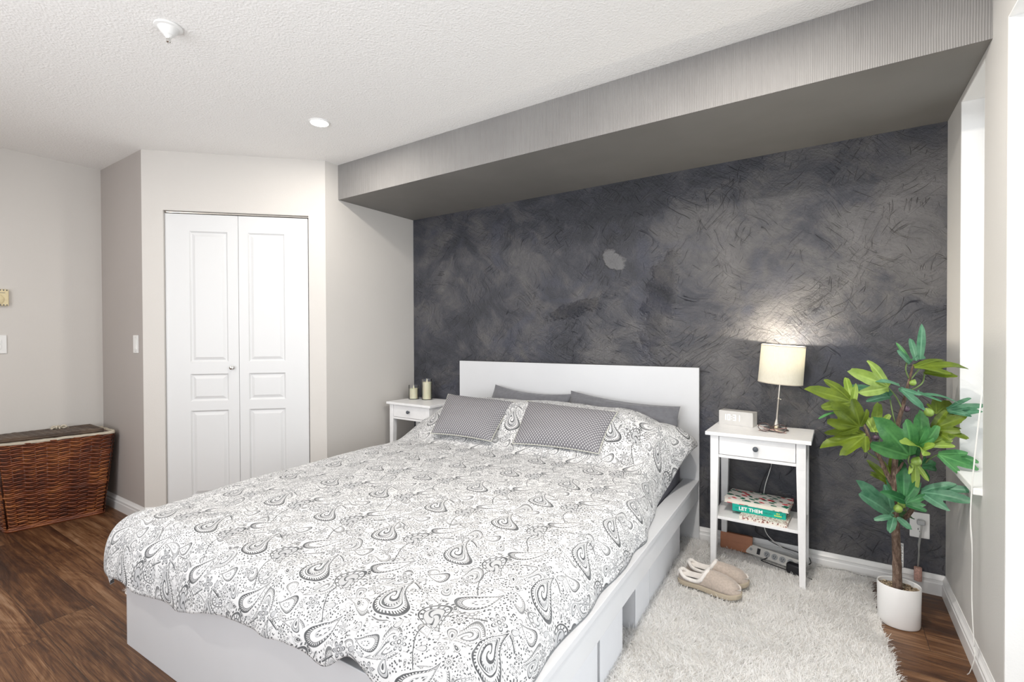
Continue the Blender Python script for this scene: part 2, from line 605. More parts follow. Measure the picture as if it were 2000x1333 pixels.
def mat_paisley():
    """Grey ink paisley on white cotton: every motif is a signed shape repeated on a torus tile (UV in metres)."""
    t = NT('paisley_cotton')
    UV = t.mapping(t.uv(), scale=(1.32, 1.32, 1))
    TX, TY = 0.40, 0.34
    wob = t.noise(UV, 9.0, 2, 0.5, color=True)
    wobs = t.new('ShaderNodeVectorMath', operation='SCALE')
    t.put(wobs.inputs[0], t.vm('SUBTRACT', wob, (0.5, 0.5, 0.5))); wobs.inputs['Scale'].default_value = 0.022
    P = t.vm('ADD', UV, E(t, wobs.outputs[0]))
    ink, tone, solid = [], [], []

    def local(c, ang, flip=1):  # noqa
        d = t.vm('SUBTRACT', P, (c[0], c[1], 0))
        d = t.vm('WRAP', d, (TX / 2, TY / 2, 1), (-TX / 2, -TY / 2, -1))
        q = t.mapping(d, rot=(0, 0, ang), scale=(flip, 1, 1))
        x, y, z = t.sep(q)
        return x, y

    def acc(a):
        r = a[0]
        for b in a[1:]: r = r.max(b)
        return r

    def paisley(c, ang, R, H, bend, flip=1, style=0):
        x, y = local(c, ang, flip)
        xb = x + y * y * (bend / H / H)
        w = (1.0 - y * (0.80 / H)).max(0.16) * R
        u = xb / w
        v = y / H
        f = (u * u + v * v).pow(0.5)
        th = t.math('ARCTAN2', v, u)
        solid.append(f.lt(1.28))
        ink.append(f.near(1.0, 0.060))
        if style == 0:
            ink.append(f.near(0.88, 0.06).min((th * 44.0).sin().gt(-0.1)))
            ink.append(f.near(0.70, 0.028))
            ink.append((th * 2.0 + f * 17.0).sin().gt(0.55).min(f.lt(0.62)))
            ink.append((th * 26.0).sin().gt(0.5).min(f.near(0.52, 0.05)))
            tone.append(f.near(0.5, 0.14))
            ink.append(f.near(1.17, 0.05).min((th * 34.0).sin().gt(0.35)))
        elif style == 1:
            ink.append(f.near(0.88, 0.085).min((th * 38.0).sin().gt(-0.35)))
            ink.append(f.near(0.76, 0.022))
            ink.append(f.near(0.30, 0.05).min((th * 7.0).sin().gt(-0.2)))
            tone.append(f.near(0.40, 0.05))
        elif style == 2:
            ink.append(f.near(0.62, 0.05))
            ink.append(f.lt(0.30))
            tone.append(f.near(0.82, 0.13))
        elif style == 3:
            ink.append(f.near(0.72, 0.03))
            tone.append(f.lt(0.7))
            ink.append((th * 16.0).sin().gt(0.4).min(f.near(0.84, 0.08)))
            ink.append((th * 3.0 + f * 9.0).sin().gt(0.72).min(f.lt(0.6)))
            ink.append((th * 22.0).sin().gt(0.2).min(f.near(1.16, 0.06)))

    def flower(c, R, n, ang=0.0, style=0):
        x, y = local(c, ang)
        r = (x * x + y * y).pow(0.5) / R
        th = t.math('ARCTAN2', y, x)
        pet = (th * (n / 2.0)).cos().abs()
        g = r / (pet * 0.62 + 0.38)
        solid.append(r.lt(1.15))
        ink.append(g.near(1.0, 0.09))
        if style == 0:
            ink.append(g.near(0.62, 0.05))
            ink.append(r.near(0.22, 0.06))
            tone.append(g.lt(0.98).min(r.gt(0.3)))
        elif style == 1:
            ink.append(g.lt(1.0).min(g.gt(0.72)))
            ink.append(r.near(0.30, 0.05))
            ink.append(r.lt(0.14))
        else:
            ink.append(r.near(0.18, 0.07))
            ink.append((th * (n * 1.0)).cos().gt(0.9).min(r.near(0.55, 0.25)))

    def leafy(c, ang, R, H, style=0):
        x, y = local(c, ang)
        v = y / H
        u = x / ((1.0 - v * 0.55) * R)
        f = u * u + v * v
        solid.append(f.lt(1.4))
        ink.append(f.near(1.0, 0.16))
        if style == 1: ink.append(f.near(0.25, 0.22))
        else: tone.append(f.lt(0.9))

    def draw():
        paisley((0.085, 0.10), 0.5, 0.043, 0.088, 0.040, 1, 0)
        paisley((0.225, 0.235), -0.75, 0.026, 0.080, -0.016, 1, 1)
        paisley((0.30, 0.085), 2.5, 0.038, 0.062, 0.026, -1, 3)
        paisley((0.035, 0.265), 1.9, 0.022, 0.042, 0.012, 1, 1)
        paisley((0.355, 0.225), 0.2, 0.014, 0.030, 0.008, 1, 2)
        paisley((0.195, 0.055), -2.6, 0.012, 0.028, 0.006, 1, 2)
        flower((0.135, 0.205), 0.030, 6, 0.3, 0)
        flower((0.225, 0.125), 0.025, 9, 0.1, 1)
        flower((0.335, 0.305), 0.027, 7, 0.6, 0)
        flower((0.155, 0.315), 0.022, 11, 0.2, 1)
        flower((0.385, 0.155), 0.019, 5, 0.2, 2)
        flower((0.015, 0.185), 0.018, 8, 0.2, 1)
        leafy((0.275, 0.165), 0.9, 0.008, 0.018, 1)
        leafy((0.075, 0.225), -0.6, 0.009, 0.017, 0)
        leafy((0.255, 0.320), 2.0, 0.008, 0.018, 0)
        leafy((0.160, 0.025), 1.1, 0.008, 0.016, 1)
        leafy((0.375, 0.02), -0.2, 0.009, 0.018, 0)
        leafy((0.325, 0.175), -1.4, 0.007, 0.015, 1)

    draw()
    ink1, tone1, solid1 = acc(ink), acc(tone), acc(solid)
    # the second, paler drawing that fills the ground between the big motifs
    ink, tone, solid = [], [], []
    P1 = P
    P = t.mapping(P1, loc=(0.13, 0.21, 0), rot=(0, 0, 2.2), scale=(1.35, 1.35, 1))
    draw()
    free1 = 1.0 - solid1
    ink2 = acc(ink).min(free1)
    tone2 = acc(tone).min(free1)
    solid2 = acc(solid)
    P = P1
    solid_all = solid1.max(solid2)
    px, py, pz = t.sep(P)
    # trailing vines
    k1, k2 = 2 * PI / TX, 2 * PI / TY
    v1 = t.math('WRAP', py - (px * k1).sin() * 0.045 - 0.155, TY / 2, -TY / 2)
    v2 = t.math('WRAP', px - (py * k2 + 1.0).sin() * 0.035 - 0.265, TX / 2, -TX / 2)
    vines = v1.near(0.0, 0.0030).max(v1.near(0.0062, 0.0009)).max(v2.near(0.0, 0.0022)).min(1.0 - solid1)
    # scattered seeds and tiny blossoms
    cell = t.voronoi(UV, 88.0, 'F1', '2D')
    seeds = cell.lt(0.27).min(t.noise(UV, 21.0, 1, 0.5).gt(0.42))
    c2 = t.voronoi(UV, 34.0, 'F1', '2D')
    rings = c2.near(0.30, 0.05).min(t.noise(UV, 12.0, 1, 0.5).lt(0.48))
    free = 1.0 - solid_all.max(v1.near(0.0, 0.009))
    inkall = ink1.max(ink2 * 0.85).max(vines).max(seeds.min(free)).max(rings.min(free) * 0.55)
    toneall = tone1.max(tone2 * 0.8).max(t.noise(UV, 7.0, 3, 0.7).gt(0.54).min(free) * 0.45)
    shade_n = t.noise(UV, 30.0, 2, 0.6)
    base = t.mix(toneall * 0.55, (0.67, 0.67, 0.675, 1), (0.27, 0.28, 0.30, 1))
    inkc = t.mix(t.smooth(shade_n, 0.35, 0.65), (0.025, 0.028, 0.033, 1), (0.085, 0.09, 0.097, 1))
    t.set(Base_Color=t.mix(inkall * 0.95, base, inkc), Roughness=0.85)
    t.bsdf.inputs['Sheen Weight'].default_value = 0.15
    t.set(Normal=t.bump(t.noise(UV, 38, 4, 0.6), 0.0035, 0.5))
    return t.m


M_PAISLEY = mat_paisley()


def mat_lattice():
    t = NT('dotted_lattice_fabric')
    x, y, z = t.sep(t.uv())
    k = 2 * PI / 0.0185
    a = ((x + y) * k).cos()
    b = ((x - y) * k).cos()
    dots = (a + b).gt(1.30)
    lines = a.gt(0.965).max(b.gt(0.965))
    f = dots.max(lines * 0.45)
    t.set(Base_Color=t.mix(f, (0.150, 0.145, 0.160, 1), (0.66, 0.66, 0.67, 1)), Roughness=0.8)
    t.set(Normal=t.bump(f + t.noise(t.uv(), 600, 2) * 0.5, 0.0005, 0.6))
    return t.m


M_LATT = mat_lattice()
M_PIPING = simple('pale_piping', (0.50, 0.50, 0.44), 0.8)


def mat_bark():
    t = NT('fig_bark')
    P = t.coord()
    n1 = t.noise(t.mapping(P, scale=(1, 1, 0.35)), 110, 4, 0.7)
    t.set(Base_Color=t.ramp(n1, [(0.3, (0.045, 0.026, 0.018)), (0.52, (0.14, 0.09, 0.065)), (0.72, (0.30, 0.23, 0.18))]), Roughness=0.9)
    t.set(Normal=t.bump(n1, 0.004, 1.0))
    return t.m


M_BARK = mat_bark()
M_STEM = simple('green_stem', (0.13, 0.20, 0.06), 0.55, var=0.25, var_scale=40)


def mat_leaf(name, dark, light, back):
    t = NT(name)
    P = t.coord()
    at = t.new('ShaderNodeAttribute', attribute_name='rib')
    rib = E(t, at.outputs['Fac'])
    n1 = t.noise(P, 22, 3, 0.6)
    col = t.ramp(n1, [(0.3, dark), (0.7, light)])
    col = t.mix((t.smooth(rib, 0.72, 0.92) * 0.5).max(rib.near(0.35, 0.02) * 0.18), col, tuple(min(1, c * 1.5 + 0.03) for c in light) + (1,))
    geo = t.new('ShaderNodeNewGeometry')
    col = t.mix(E(t, geo.outputs['Backfacing']) * 0.7, col, (*back, 1))
    t.set(Base_Color=col, Roughness=0.42)
    t.bsdf.inputs['Specular IOR Level'].default_value = 0.4
    t.set(Normal=t.bump(t.noise(P, 90, 3, 0.6) + rib * 0.8, 0.0012, 0.6))
    tl = t.new('ShaderNodeBsdfTranslucent'); t.put(tl.inputs[0], col)
    mx = t.new('ShaderNodeMixShader'); mx.inputs[0].default_value = 0.22
    t.t.links.new(t.bsdf.outputs[0], mx.inputs[1]); t.t.links.new(tl.outputs[0], mx.inputs[2])
    t.t.links.new(mx.outputs[0], t.out.inputs[0])
    return t.m


LEAFM = {'y': mat_leaf('olive_leaf', (0.085, 0.135, 0.012), (0.17, 0.24, 0.02), (0.11, 0.17, 0.02)),
         'b': mat_leaf('lime_leaf', (0.20, 0.32, 0.04), (0.36, 0.50, 0.10), (0.22, 0.33, 0.05)),
         'g': mat_leaf('mid_green_leaf', (0.035, 0.17, 0.05), (0.11, 0.33, 0.10), (0.09, 0.22, 0.05)),
         't': mat_leaf('sea_green_leaf', (0.04, 0.16, 0.085), (0.13, 0.31, 0.19), (0.10, 0.24, 0.11)),
         'd': mat_leaf('deep_green_leaf', (0.015, 0.10, 0.035), (0.05, 0.22, 0.07), (0.06, 0.15, 0.03))}
FIGM = {'g': simple('green_fig', (0.24, 0.36, 0.07), 0.4, var=0.2, var_scale=60),
        'p': simple('purple_fig', (0.10, 0.06, 0.09), 0.4, var=0.25, var_scale=60),
        'o': simple('amber_fig', (0.34, 0.13, 0.03), 0.4, var=0.3, var_scale=50)}


def mat_pebbles():
    t = NT('river_pebbles')
    oi = t.new('ShaderNodeNewGeometry')
    r = E(t, oi.outputs['Random Per Island'])
    t.set(Base_Color=t.ramp(r, [(0.0, (0.10, 0.07, 0.045)), (0.35, (0.24, 0.17, 0.10)), (0.7, (0.38, 0.30, 0.20)), (1.0, (0.55, 0.47, 0.36))]), Roughness=0.5)
    return t.m


M_PEB = mat_pebbles()


def mat_pile():
    t = NT('shaggy_white_pile')
    g = t.new('ShaderNodeNewGeometry')
    r = E(t, g.outputs['Random Per Island'])
    t.set(Base_Color=t.ramp(r, [(0.0, (0.60, 0.54, 0.48)), (0.13, (0.96, 0.95, 0.94)), (1.0, (0.98, 0.98, 0.975))]), Roughness=0.8)
    t.bsdf.inputs['Specular IOR Level'].default_value = 0.2
    tl = t.new('ShaderNodeBsdfTranslucent'); tl.inputs[0].default_value = (0.97, 0.965, 0.955, 1)
    mx = t.new('ShaderNodeMixShader'); mx.inputs[0].default_value = 0.48
    t.t.links.new(t.bsdf.outputs[0], mx.inputs[1]); t.t.links.new(tl.outputs[0], mx.inputs[2])
    t.t.links.new(mx.outputs[0], t.out.inputs[0])
    return t.m


M_PILE = mat_pile()
M_RUGB = simple('rug_backing', (0.93, 0.92, 0.90), 0.95, bump=(200, 0.002))


def mat_wicker(name, a, b, c):
    t = NT(name)
    P = t.coord()
    n1 = t.noise(P, 5.5, 3, 0.55)
    n2 = t.noise(t.mapping(P, scale=(20, 20, 160)), 1.0, 3, 0.6)
    t.set(Base_Color=t.ramp(n1 * 0.55 + n2 * 0.45, [(0.33, a), (0.5, b), (0.68, c)]), Roughness=0.38)
    t.bsdf.inputs['Specular IOR Level'].default_value = 0.5
    return t.m


M_WICK = mat_wicker('red_brown_wicker', (0.045, 0.010, 0.006), (0.180, 0.045, 0.015), (0.45, 0.165, 0.045))
M_WICKS = mat_wicker('crevice_dark_wicker', (0.020, 0.008, 0.006), (0.06, 0.018, 0.010), (0.12, 0.04, 0.02))  # crevice shade of the weave put into the colour
M_LIDW = mat_wicker('dark_brown_wicker', (0.022, 0.014, 0.010), (0.060, 0.036, 0.022), (0.13, 0.085, 0.05))
M_LINEN = simple('beige_linen', (0.58, 0.52, 0.42), 0.9, var=0.06, var_scale=20, bump=(220, 0.0006))
M_SUEDE = simple('oatmeal_knit', (0.46, 0.385, 0.33), 0.95, var=0.12, var_scale=120, bump=(420, 0.0012), sheen=0.4)
M_SOLE = simple('beige_foam_sole', (0.44, 0.375, 0.285), 0.7, var=0.05)
M_FLEECE = simple('white_fleece', (0.80, 0.76, 0.72), 0.95, var=0.05, var_scale=60, bump=(150, 0.004), sheen=0.5)
M_TEAL = simple('teal_cover', (0.0, 0.42, 0.32), 0.35)
M_PAGES = simple('paper_pages', (0.78, 0.74, 0.65), 0.8, bump=(500, 0.0004))
M_LETW = simple('white_print', (0.9, 0.9, 0.9), 0.5)
M_LETD = simple('dark_teal_print', (0.01, 0.13, 0.11), 0.5)
M_LETY = simple('yellow_print', (0.80, 0.85, 0.10), 0.5)


def mat_cover():
    t = NT('leaf_print_cover')
    P = t.coord()
    q = t.mapping(t.mapping(P, rot=(0, 0, 0.5)), scale=(1, 1.9, 1))
    d = t.voronoi(q, 27, 'F1', '3D', 'Distance', 0.8)
    c = t.voronoi(q, 27, 'F1', '3D', 'Color', 0.8)
    r, g, b = t.sep(c)
    blob = d.lt(0.46)
    colr = t.ramp(r, [(0.0, (0.005, 0.12, 0.07)), (0.40, (0.02, 0.22, 0.13)), (0.42, (0.55, 0.03, 0.05)), (0.72, (0.75, 0.16, 0.18)), (0.75, (0.74, 0.70, 0.66))], 'CONSTANT')
    t.set(Base_Color=t.mix(blob, (0.72, 0.68, 0.64, 1), colr), Roughness=0.4)
    return t.m


M_COVER = mat_cover()


def mat_notebook():
    t = NT('patterned_notebook')
    P = t.coord()
    d = t.voronoi(P, 110, 'F1')
    t.set(Base_Color=t.mix(d.lt(0.40), (0.76, 0.72, 0.65, 1), (0.28, 0.12, 0.10, 1)), Roughness=0.6)
    return t.m


M_NOTE = mat_notebook()
M_ROSE = simple('rose_woven_cap', (0.60, 0.36, 0.30), 0.6, var=0.25, var_scale=160, bump=(300, 0.001))
M_CLOCK = simple('pale_wood_clock', (0.60, 0.59, 0.575), 0.5, var=0.03, var_scale=30)
M_CLOCKTOP = simple('light_grey_clock_top', (0.46, 0.45, 0.44), 0.5, var=0.05)
M_FRAME_ROSE = simple('rose_plastic', (0.55, 0.33, 0.30), 0.3)
M_TORTOISE = simple('dark_tortoiseshell', (0.06, 0.025, 0.02), 0.25)


# ------------------------------------------------------------------ the room
def struct(name, mb, mat, **kw):
    o = mb.build(name, mat, **kw)
    o['kind'] = 'structure'
    return o


struct('floor', MB().box(X6 - 0.2, XR + 0.5, YB - 0.2, 0.15, -0.08, 0), M_FLOOR)
struct('ceiling', MB().box(X6 - 0.2, XR + 0.5, YB - 0.2, 0.15, ZC, ZC + 0.1), M_CEIL)
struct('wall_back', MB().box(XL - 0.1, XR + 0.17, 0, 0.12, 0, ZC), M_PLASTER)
struct('wall_left', MB().box(XL - 0.1, XL, Y4 - 0.001, 0, 0, ZC), M_WALL)
# soffit over the bed
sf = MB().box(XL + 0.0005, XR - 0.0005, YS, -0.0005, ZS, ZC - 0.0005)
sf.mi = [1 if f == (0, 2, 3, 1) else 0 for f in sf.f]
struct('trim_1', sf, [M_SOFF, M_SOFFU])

# angled closet wall
dC = Vector((XL - X5, Y4 - Y5, 0)); LC = dC.length; dC.normalize()
nC = Vector((-dC.y, dC.x, 0))            # away from the room
pC = Vector((X5, Y5, 0))
S0, S1, ZD = 0.1216, 1.0, 2.0


def cpt(s, o, z): return pC + dC * s + nC * o + Vector((0, 0, z))


def cbox(mb, s0, s1, o0, o1, z0, z1, mi=0):
    return mb.hexa([cpt(s0, o0, z0), cpt(s1, o0, z0), cpt(s1, o1, z0), cpt(s0, o1, z0)],
                   [cpt(s0, o0, z1), cpt(s1, o0, z1), cpt(s1, o1, z1), cpt(s0, o1, z1)], mi)


mb = MB()
cbox(mb, 0, S0, 0, 0.11, 0, ZC); cbox(mb, S1, LC, 0, 0.11, 0, ZC); cbox(mb, S0, S1, 0, 0.11, ZD, ZC)
struct('wall_closet', mb, M_WALL)
mb = MB(); cbox(mb, S0 - 0.05, S1 + 0.05, 0.62, 0.64, 0, ZC); cbox(mb, S0 - 0.06, S0 - 0.04, 0.11, 0.64, 0, ZC); cbox(mb, S1 + 0.04, S1 + 0.06, 0.11, 0.64, 0, ZC)
struct('wall_closet_inside', mb, M_DARKGAP)
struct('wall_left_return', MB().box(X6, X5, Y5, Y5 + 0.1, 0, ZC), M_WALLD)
struct('wall_far_left', MB().box(X6 - 0.1, X6, YB, Y5 + 0.1, 0, ZC), M_WALL)

# right wall with the narrow window and the glass door
WT = 0.17
W1a, W1b, W1z0, W1z1 = -0.637, -0.268, 0.63, 2.118
W2a, W2b, W2z0, W2z1 = -2.95, -0.892, 0.04, 2.118
mb = MB()
mb.box(XR, XR + WT, W1b, 0, 0, ZC)
mb.box(XR, XR + WT, W1a, W1b, 0, W1z0).box(XR, XR + WT, W1a, W1b, W1z1, ZC)
mb.box(XR, XR + WT, W2b, W1a, 0, ZC)
mb.box(XR, XR + WT, W2a, W2b, 0, W2z0).box(XR, XR + WT, W2a, W2b, W2z1, ZC)
mb.box(XR, XR + WT, YB, W2a, 0, ZC)
struct('wall_right', mb, M_WALLR)
# rear wall (behind the camera) with a wide window added for the fill light
mb = MB()
RX0, RX1, RZ0, RZ1 = -2.7, 0.6, 0.3, 2.3
mb.box(X6 - 0.1, RX0, YB - 0.15, YB, 0, ZC).box(RX1, XR + WT, YB - 0.15, YB, 0, ZC)
mb.box(RX0, RX1, YB - 0.15, YB, 0, RZ0).box(RX0, RX1, YB - 0.15, YB, RZ1, ZC)
struct('wall_rear', mb, M_WALL)


def window(name, a, b, z0, z1, axis, pos, depth, sill=False, lining=True, mullions=()):
    w = empty(name, (0, 0, 0)); w['kind'] = 'structure'

    def bx(mbx, t0, t1, o0, o1, q0, q1):
        if axis == 'y': mbx.box(pos + o0, pos + o1, t0, t1, q0, q1)
        else: mbx.box(t0, t1, pos - o1, pos - o0, q0, q1)
    f = MB()
    fw = 0.045
    o0, o1 = depth - 0.05, depth
    bx(f, a, a + fw, o0, o1, z0, z1); bx(f, b - fw, b, o0, o1, z0, z1)
    bx(f, a + fw, b - fw, o0, o1, z0, z0 + fw); bx(f, a + fw, b - fw, o0, o1, z1 - fw, z1)
    for mm in mullions: bx(f, mm - fw / 2, mm + fw / 2, o0, o1, z0 + fw, z1 - fw)
    f.build('window_frame', M_TRIM, w, bevel=0.003)
    g = MB(); bx(g, a + fw, b - fw, o0 + 0.022, o0 + 0.028, z0 + fw, z1 - fw)
    g.build('glass_pane', M_GLASS, w)
    if lining:
        l = MB()
        t = 0.006
        bx(l, b - t, b, 0.0005, o0, z0, z1); bx(l, a, a + t, 0.0005, o0, z0, z1)
        bx(l, a + t, b - t, 0.0005, o0, z1 - t, z1)
        bx(l, a + t, b - t, 0.0005, o0, z0, z0 + t)
        l.build('window_reveal', M_REVEAL, w)
    return w


w1 = window('window_1', W1a, W1b, W1z0, W1z1, 'y', XR, WT)
MB().box(XR - 0.024, XR + 0.115, W1a + 0.002, W1b + 0.03, 0.630, 0.654).build('window_sill', M_REVEAL, w1, bevel=0.003)
w2 = window('window_2', W2a, W2b, W2z0, W2z1, 'y', XR, WT, mullions=((W2a + W2b) / 2,))
w3 = window('added_rear_window', RX0, RX1, RZ0, RZ1, 'x', YB, 0.15, mullions=(-1.05,))  # unseen window, added as an opening for the fill lamp

# baseboards
BP = [(0, 0), (0.014, 0), (0.014, 0.052), (0.011, 0.057), (0.011, 0.068), (0.0135, 0.071), (0.008, 0.079), (0.004, 0.088), (0.003, BBH), (0, BBH)]
struct('baseboard_back', MB().prism(BP, (XR, 0, 0), (XL, 0, 0)), M_TRIM)
struct('baseboard_right', MB().prism(BP, (XR, W2b, 0), (XR, 0, 0)), M_TRIM)
struct('baseboard_left', MB().prism(BP, (XL, 0, 0), (XL, Y4, 0)), M_TRIM)
mb = MB()
mb.prism(BP, cpt(LC, 0, 0), cpt(S1 + 0.004, 0, 0)).prism(BP, cpt(S0 - 0.004, 0, 0), cpt(0, 0, 0))
struct('baseboard_closet', mb, M_TRIM)
struct('baseboard_left_return', MB().prism(BP, (X5 + 0.008, Y5, 0), (X6, Y5, 0)), M_TRIM)
struct('baseboard_far_left', MB().prism(BP, (X6, Y5, 0), (X6, YB, 0)), M_TRIM)


# bifold closet door
def door_leaf(w, h, rects, mat, name, parent):
    """slab 0..w x 0..h, front face at y=0 looking to -y, with moulded raised panels"""
    bm = bmesh.new()
    xs = sorted({0, w, *[r[0] for r in rects], *[r[1] for r in rects]})
    zs = sorted({0, h, *[r[2] for r in rects], *[r[3] for r in rects]})
    vv = {}
    for x in xs:
        for z in zs: vv[(x, z)] = bm.verts.new((x, 0, z))
    pan = []
    for i in range(len(xs) - 1):
        for j in range(len(zs) - 1):
            f = bm.faces.new([vv[(xs[i], zs[j])], vv[(xs[i + 1], zs[j])], vv[(xs[i + 1], zs[j + 1])], vv[(xs[i], zs[j + 1])]])
            cx, cz = (xs[i] + xs[i + 1]) / 2, (zs[j] + zs[j + 1]) / 2
            if any(r[0] < cx < r[1] and r[2] < cz < r[3] for r in rects): pan.append(f)
    bm.normal_update()
    for f in pan:
        for th, dp in ((0.003, -0.003), (0.010, -0.006), (0.006, 0.0), (0.026, 0.0065), (0.002, 0.0)):
            r = bmesh.ops.inset_region(bm, faces=[f], thickness=th, depth=dp)
    # sides and back
    b = [bm.verts.new(p) for p in ((0, 0.034, 0), (w, 0.034, 0), (w, 0.034, h), (0, 0.034, h))]
    bm.faces.new([b[3], b[2], b[1], b[0]])
    bot = [vv[(x, 0)] for x in xs]; top = [vv[(x, h)] for x in xs]
    lef = [vv[(0, z)] for z in zs]; rig = [vv[(w, z)] for z in zs]
    bm.faces.new(bot[::-1] + [b[0], b[1]]); bm.faces.new(top + [b[2], b[3]])
    bm.faces.new(lef + [b[3], b[0]]); bm.faces.new(rig[::-1] + [b[1], b[2]])
    bmesh.ops.recalc_face_normals(bm, faces=bm.faces)
    me = bpy.data.meshes.new(name); bm.to_mesh(me); bm.free()
    me.materials.append(mat)
    o = bpy.data.objects.new(name, me); COL.objects.link(o); o.parent = parent
    return o


door = empty('door_1', cpt(S0, 0.018, 0), math.atan2(dC.y, dC.x)); door['kind'] = 'structure'
DW = (S1 - S0 - 0.010) / 2
for k, (r0, r1) in enumerate(((0.142, 0.368), (0.058, 0.284))):
    lf = door_leaf(DW - 0.0015, 1.972, [(r0, r1, 1.008, 1.862), (r0, r1, 0.752, 0.930), (r0, r1, 0.13, 0.690)], M_DOOR, 'door_panel', door)
    lf.location = (0.002 + k * (DW + 0.001), 0, 0.012)
    if k == 0:
        kn = MB()
        prof = [(0.0, 0.0), (0.012, 0.0), (0.012, 0.003), (0.005, 0.005), (0.005, 0.012), (0.010, 0.016), (0.0125, 0.021), (0.011, 0.026), (0.005, 0.029), (0.0, 0.0295)]
        kn.lathe(prof, 20)
        ko = kn.build('door_knob', M_CHROME, lf, smooth=True, autosmooth=0.6)
        ko.rotation_euler = (PI / 2, 0, 0)
        ko.location = (0.392, 0.0, 0.968)
tr = MB()
tr.box(0.0, S1 - S0, 0.004, 0.024, 1.990, 1.999)
tr.build('door_track', M_STEEL, door)


# ------------------------------------------------------------------ ceiling and wall fittings
def downlight(x, y, vis_label, power=16):
    o = empty('recessed_downlight', (x, y, ZC))
    tag(o, vis_label, 'ceiling light', 'recessed ceiling lights')
    MB().lathe([(0.0, -0.0050), (0.047, -0.0050)], 36).build('lens', M_BULB, o)
    MB().lathe([(0.047, -0.0002), (0.047, -0.0052), (0.050, -0.0070), (0.0555, -0.004), (0.0565, -0.0002)], 36).build('trim_ring', M_PLASTIC, o, smooth=True)
    l = area_light('downlight_beam', (0, 0, -0.012), (0, 0, -1), 0.08, 0.08, power, (1.0, 0.94, 0.86), 'DISK')
    l.parent = o
    return o


downlight(-2.028, -1.216, 'round glowing recessed downlight in the ceiling in front of the closet door', 10)
downlight(0.05, -2.05, 'unseen fill downlight added to the ceiling above the foot of the bed', 14)  # added lamp to brighten the rug and the bed's foot
downlight(0.10, -1.45, 'unseen fill downlight added to the ceiling above the shaggy rug', 24)  # added lamp, out of view, to brighten the rug
downlight(-2.6, -3.3, 'unseen fill downlight added to the ceiling near the far left wall', 15)  # added out of view for more light

sp = empty('fire_sprinkler', (-1.775, -2.052, ZC))
tag(sp, 'white cone-shaped fire sprinkler fixed to the stippled ceiling', 'sprinkler')
MB().lathe([(0.047, -0.0005), (0.048, -0.004), (0.046, -0.007), (0.036, -0.009), (0.021, -0.030), (0.018, -0.033)], 40, cap1=True).build('escutcheon', M_PLASTIC, sp, smooth=True, autosmooth=0.5)
MB().lathe([(0.0175, -0.0332), (0.0175, -0.0345), (0.015, -0.036), (0.009, -0.044), (0.008, -0.047)], 28, cap1=True).build('sprinkler_cup', M_PLASTIC, sp, smooth=True, autosmooth=0.5)
m1 = MB()
m1.lathe([(0.0078, -0.047), (0.0078, -0.060), (0.004, -0.063)], 16, cap1=True)
for s_ in (-1, 1): m1.tube([(s_ * 0.0085, 0, -0.045), (s_ * 0.0095, 0, -0.056), (s_ * 0.003, 0, -0.066)], 0.0014, 6)
m1.build('sprinkler_head', M_CHROME, sp, smooth=True, autosmooth=0.6)

# rocker switch on the darkened return wall
sw = empty('light_switch', (-3.413, Y5, 1.139))
tag(sw, 'white rocker light switch on the shaded return wall beside the closet', 'switch')
MB().box(-0.038, 0.038, -0.006, 0, -0.058, 0.058).build('switch_plate', M_PLASTIC, sw, bevel=0.003)
MB().hexa([(-0.017, -0.010, -0.033), (0.017, -0.010, -0.033), (0.017, -0.004, -0.033), (-0.017, -0.004, -0.033)],
          [(-0.017, -0.0065, 0.033), (0.017, -0.0065, 0.033), (0.017, -0.004, 0.033), (-0.017, -0.004, 0.033)]).build('rocker', M_PLASTIC, sw, bevel=0.001)
mb = MB()
for z in (-0.047, 0.047): mb.lathe([(0.0, 0.0), (0.003, 0.0)], 10)
for z in (-0.046, 0.046):
    MB().add([(0.003 * math.cos(a), -0.0062, z + 0.003 * math.sin(a)) for a in [k * PI / 5 for k in range(10)]], [tuple(range(10))]).build('screw', M_SLOT, sw)

# thermostat and keypad on the far left wall (cut by the frame)
th = empty('wall_thermostat', (X6, -2.142, 1.436))
tag(th, 'cream square thermostat with a dial and notched vents on the far left wall', 'thermostat')
mb = MB(); mb.box(0, 0.022, -0.062, 0.062, -0.052, 0.052); mb.build('thermostat_body', M_CREAM, th, bevel=0.004)
for k in range(8):
    y0 = -0.052 + k * 0.0145
    MB().box(0.0215, 0.0232, y0, y0 + 0.006, 0.043, 0.050).build('vent_slot', M_KNOB, th)
    MB().box(0.0215, 0.0232, y0, y0 + 0.006, -0.050, -0.043).build('vent_slot', M_KNOB, th)
dl = MB().lathe([(0.030, 0.0), (0.030, 0.006), (0.026, 0.008), (0.0, 0.008)], 32, cap0=True).build('dial', M_CREAM, th, smooth=True, autosmooth=0.5)
dl.rotation_euler = (0, PI / 2, 0); dl.location = (0.022, 0.008, -0.012)
MB().box(0.0222, 0.0228, 0.012, 0.045, 0.0285, 0.031).build('maker_mark', M_KNOB, th)

kp = empty('wall_keypad', (X6, -2.147, 1.142))
tag(kp, 'white wall switch plate with a small display below the cream thermostat', 'switch')
MB().box(0, 0.007, -0.058, 0.058, -0.058, 0.058).build('switch_plate', M_PLASTIC, kp, bevel=0.003)
MB().box(0.0072, 0.010, -0.005, 0.034, 0.002, 0.030).box(0.0072, 0.010, -0.005, 0.034, -0.030, -0.001).build('key_button', M_PLASTIC, kp, bevel=0.001)
MB().box(0.0101, 0.0106, -0.002, 0.018, 0.009, 0.022).build('display', M_KNOB, kp)

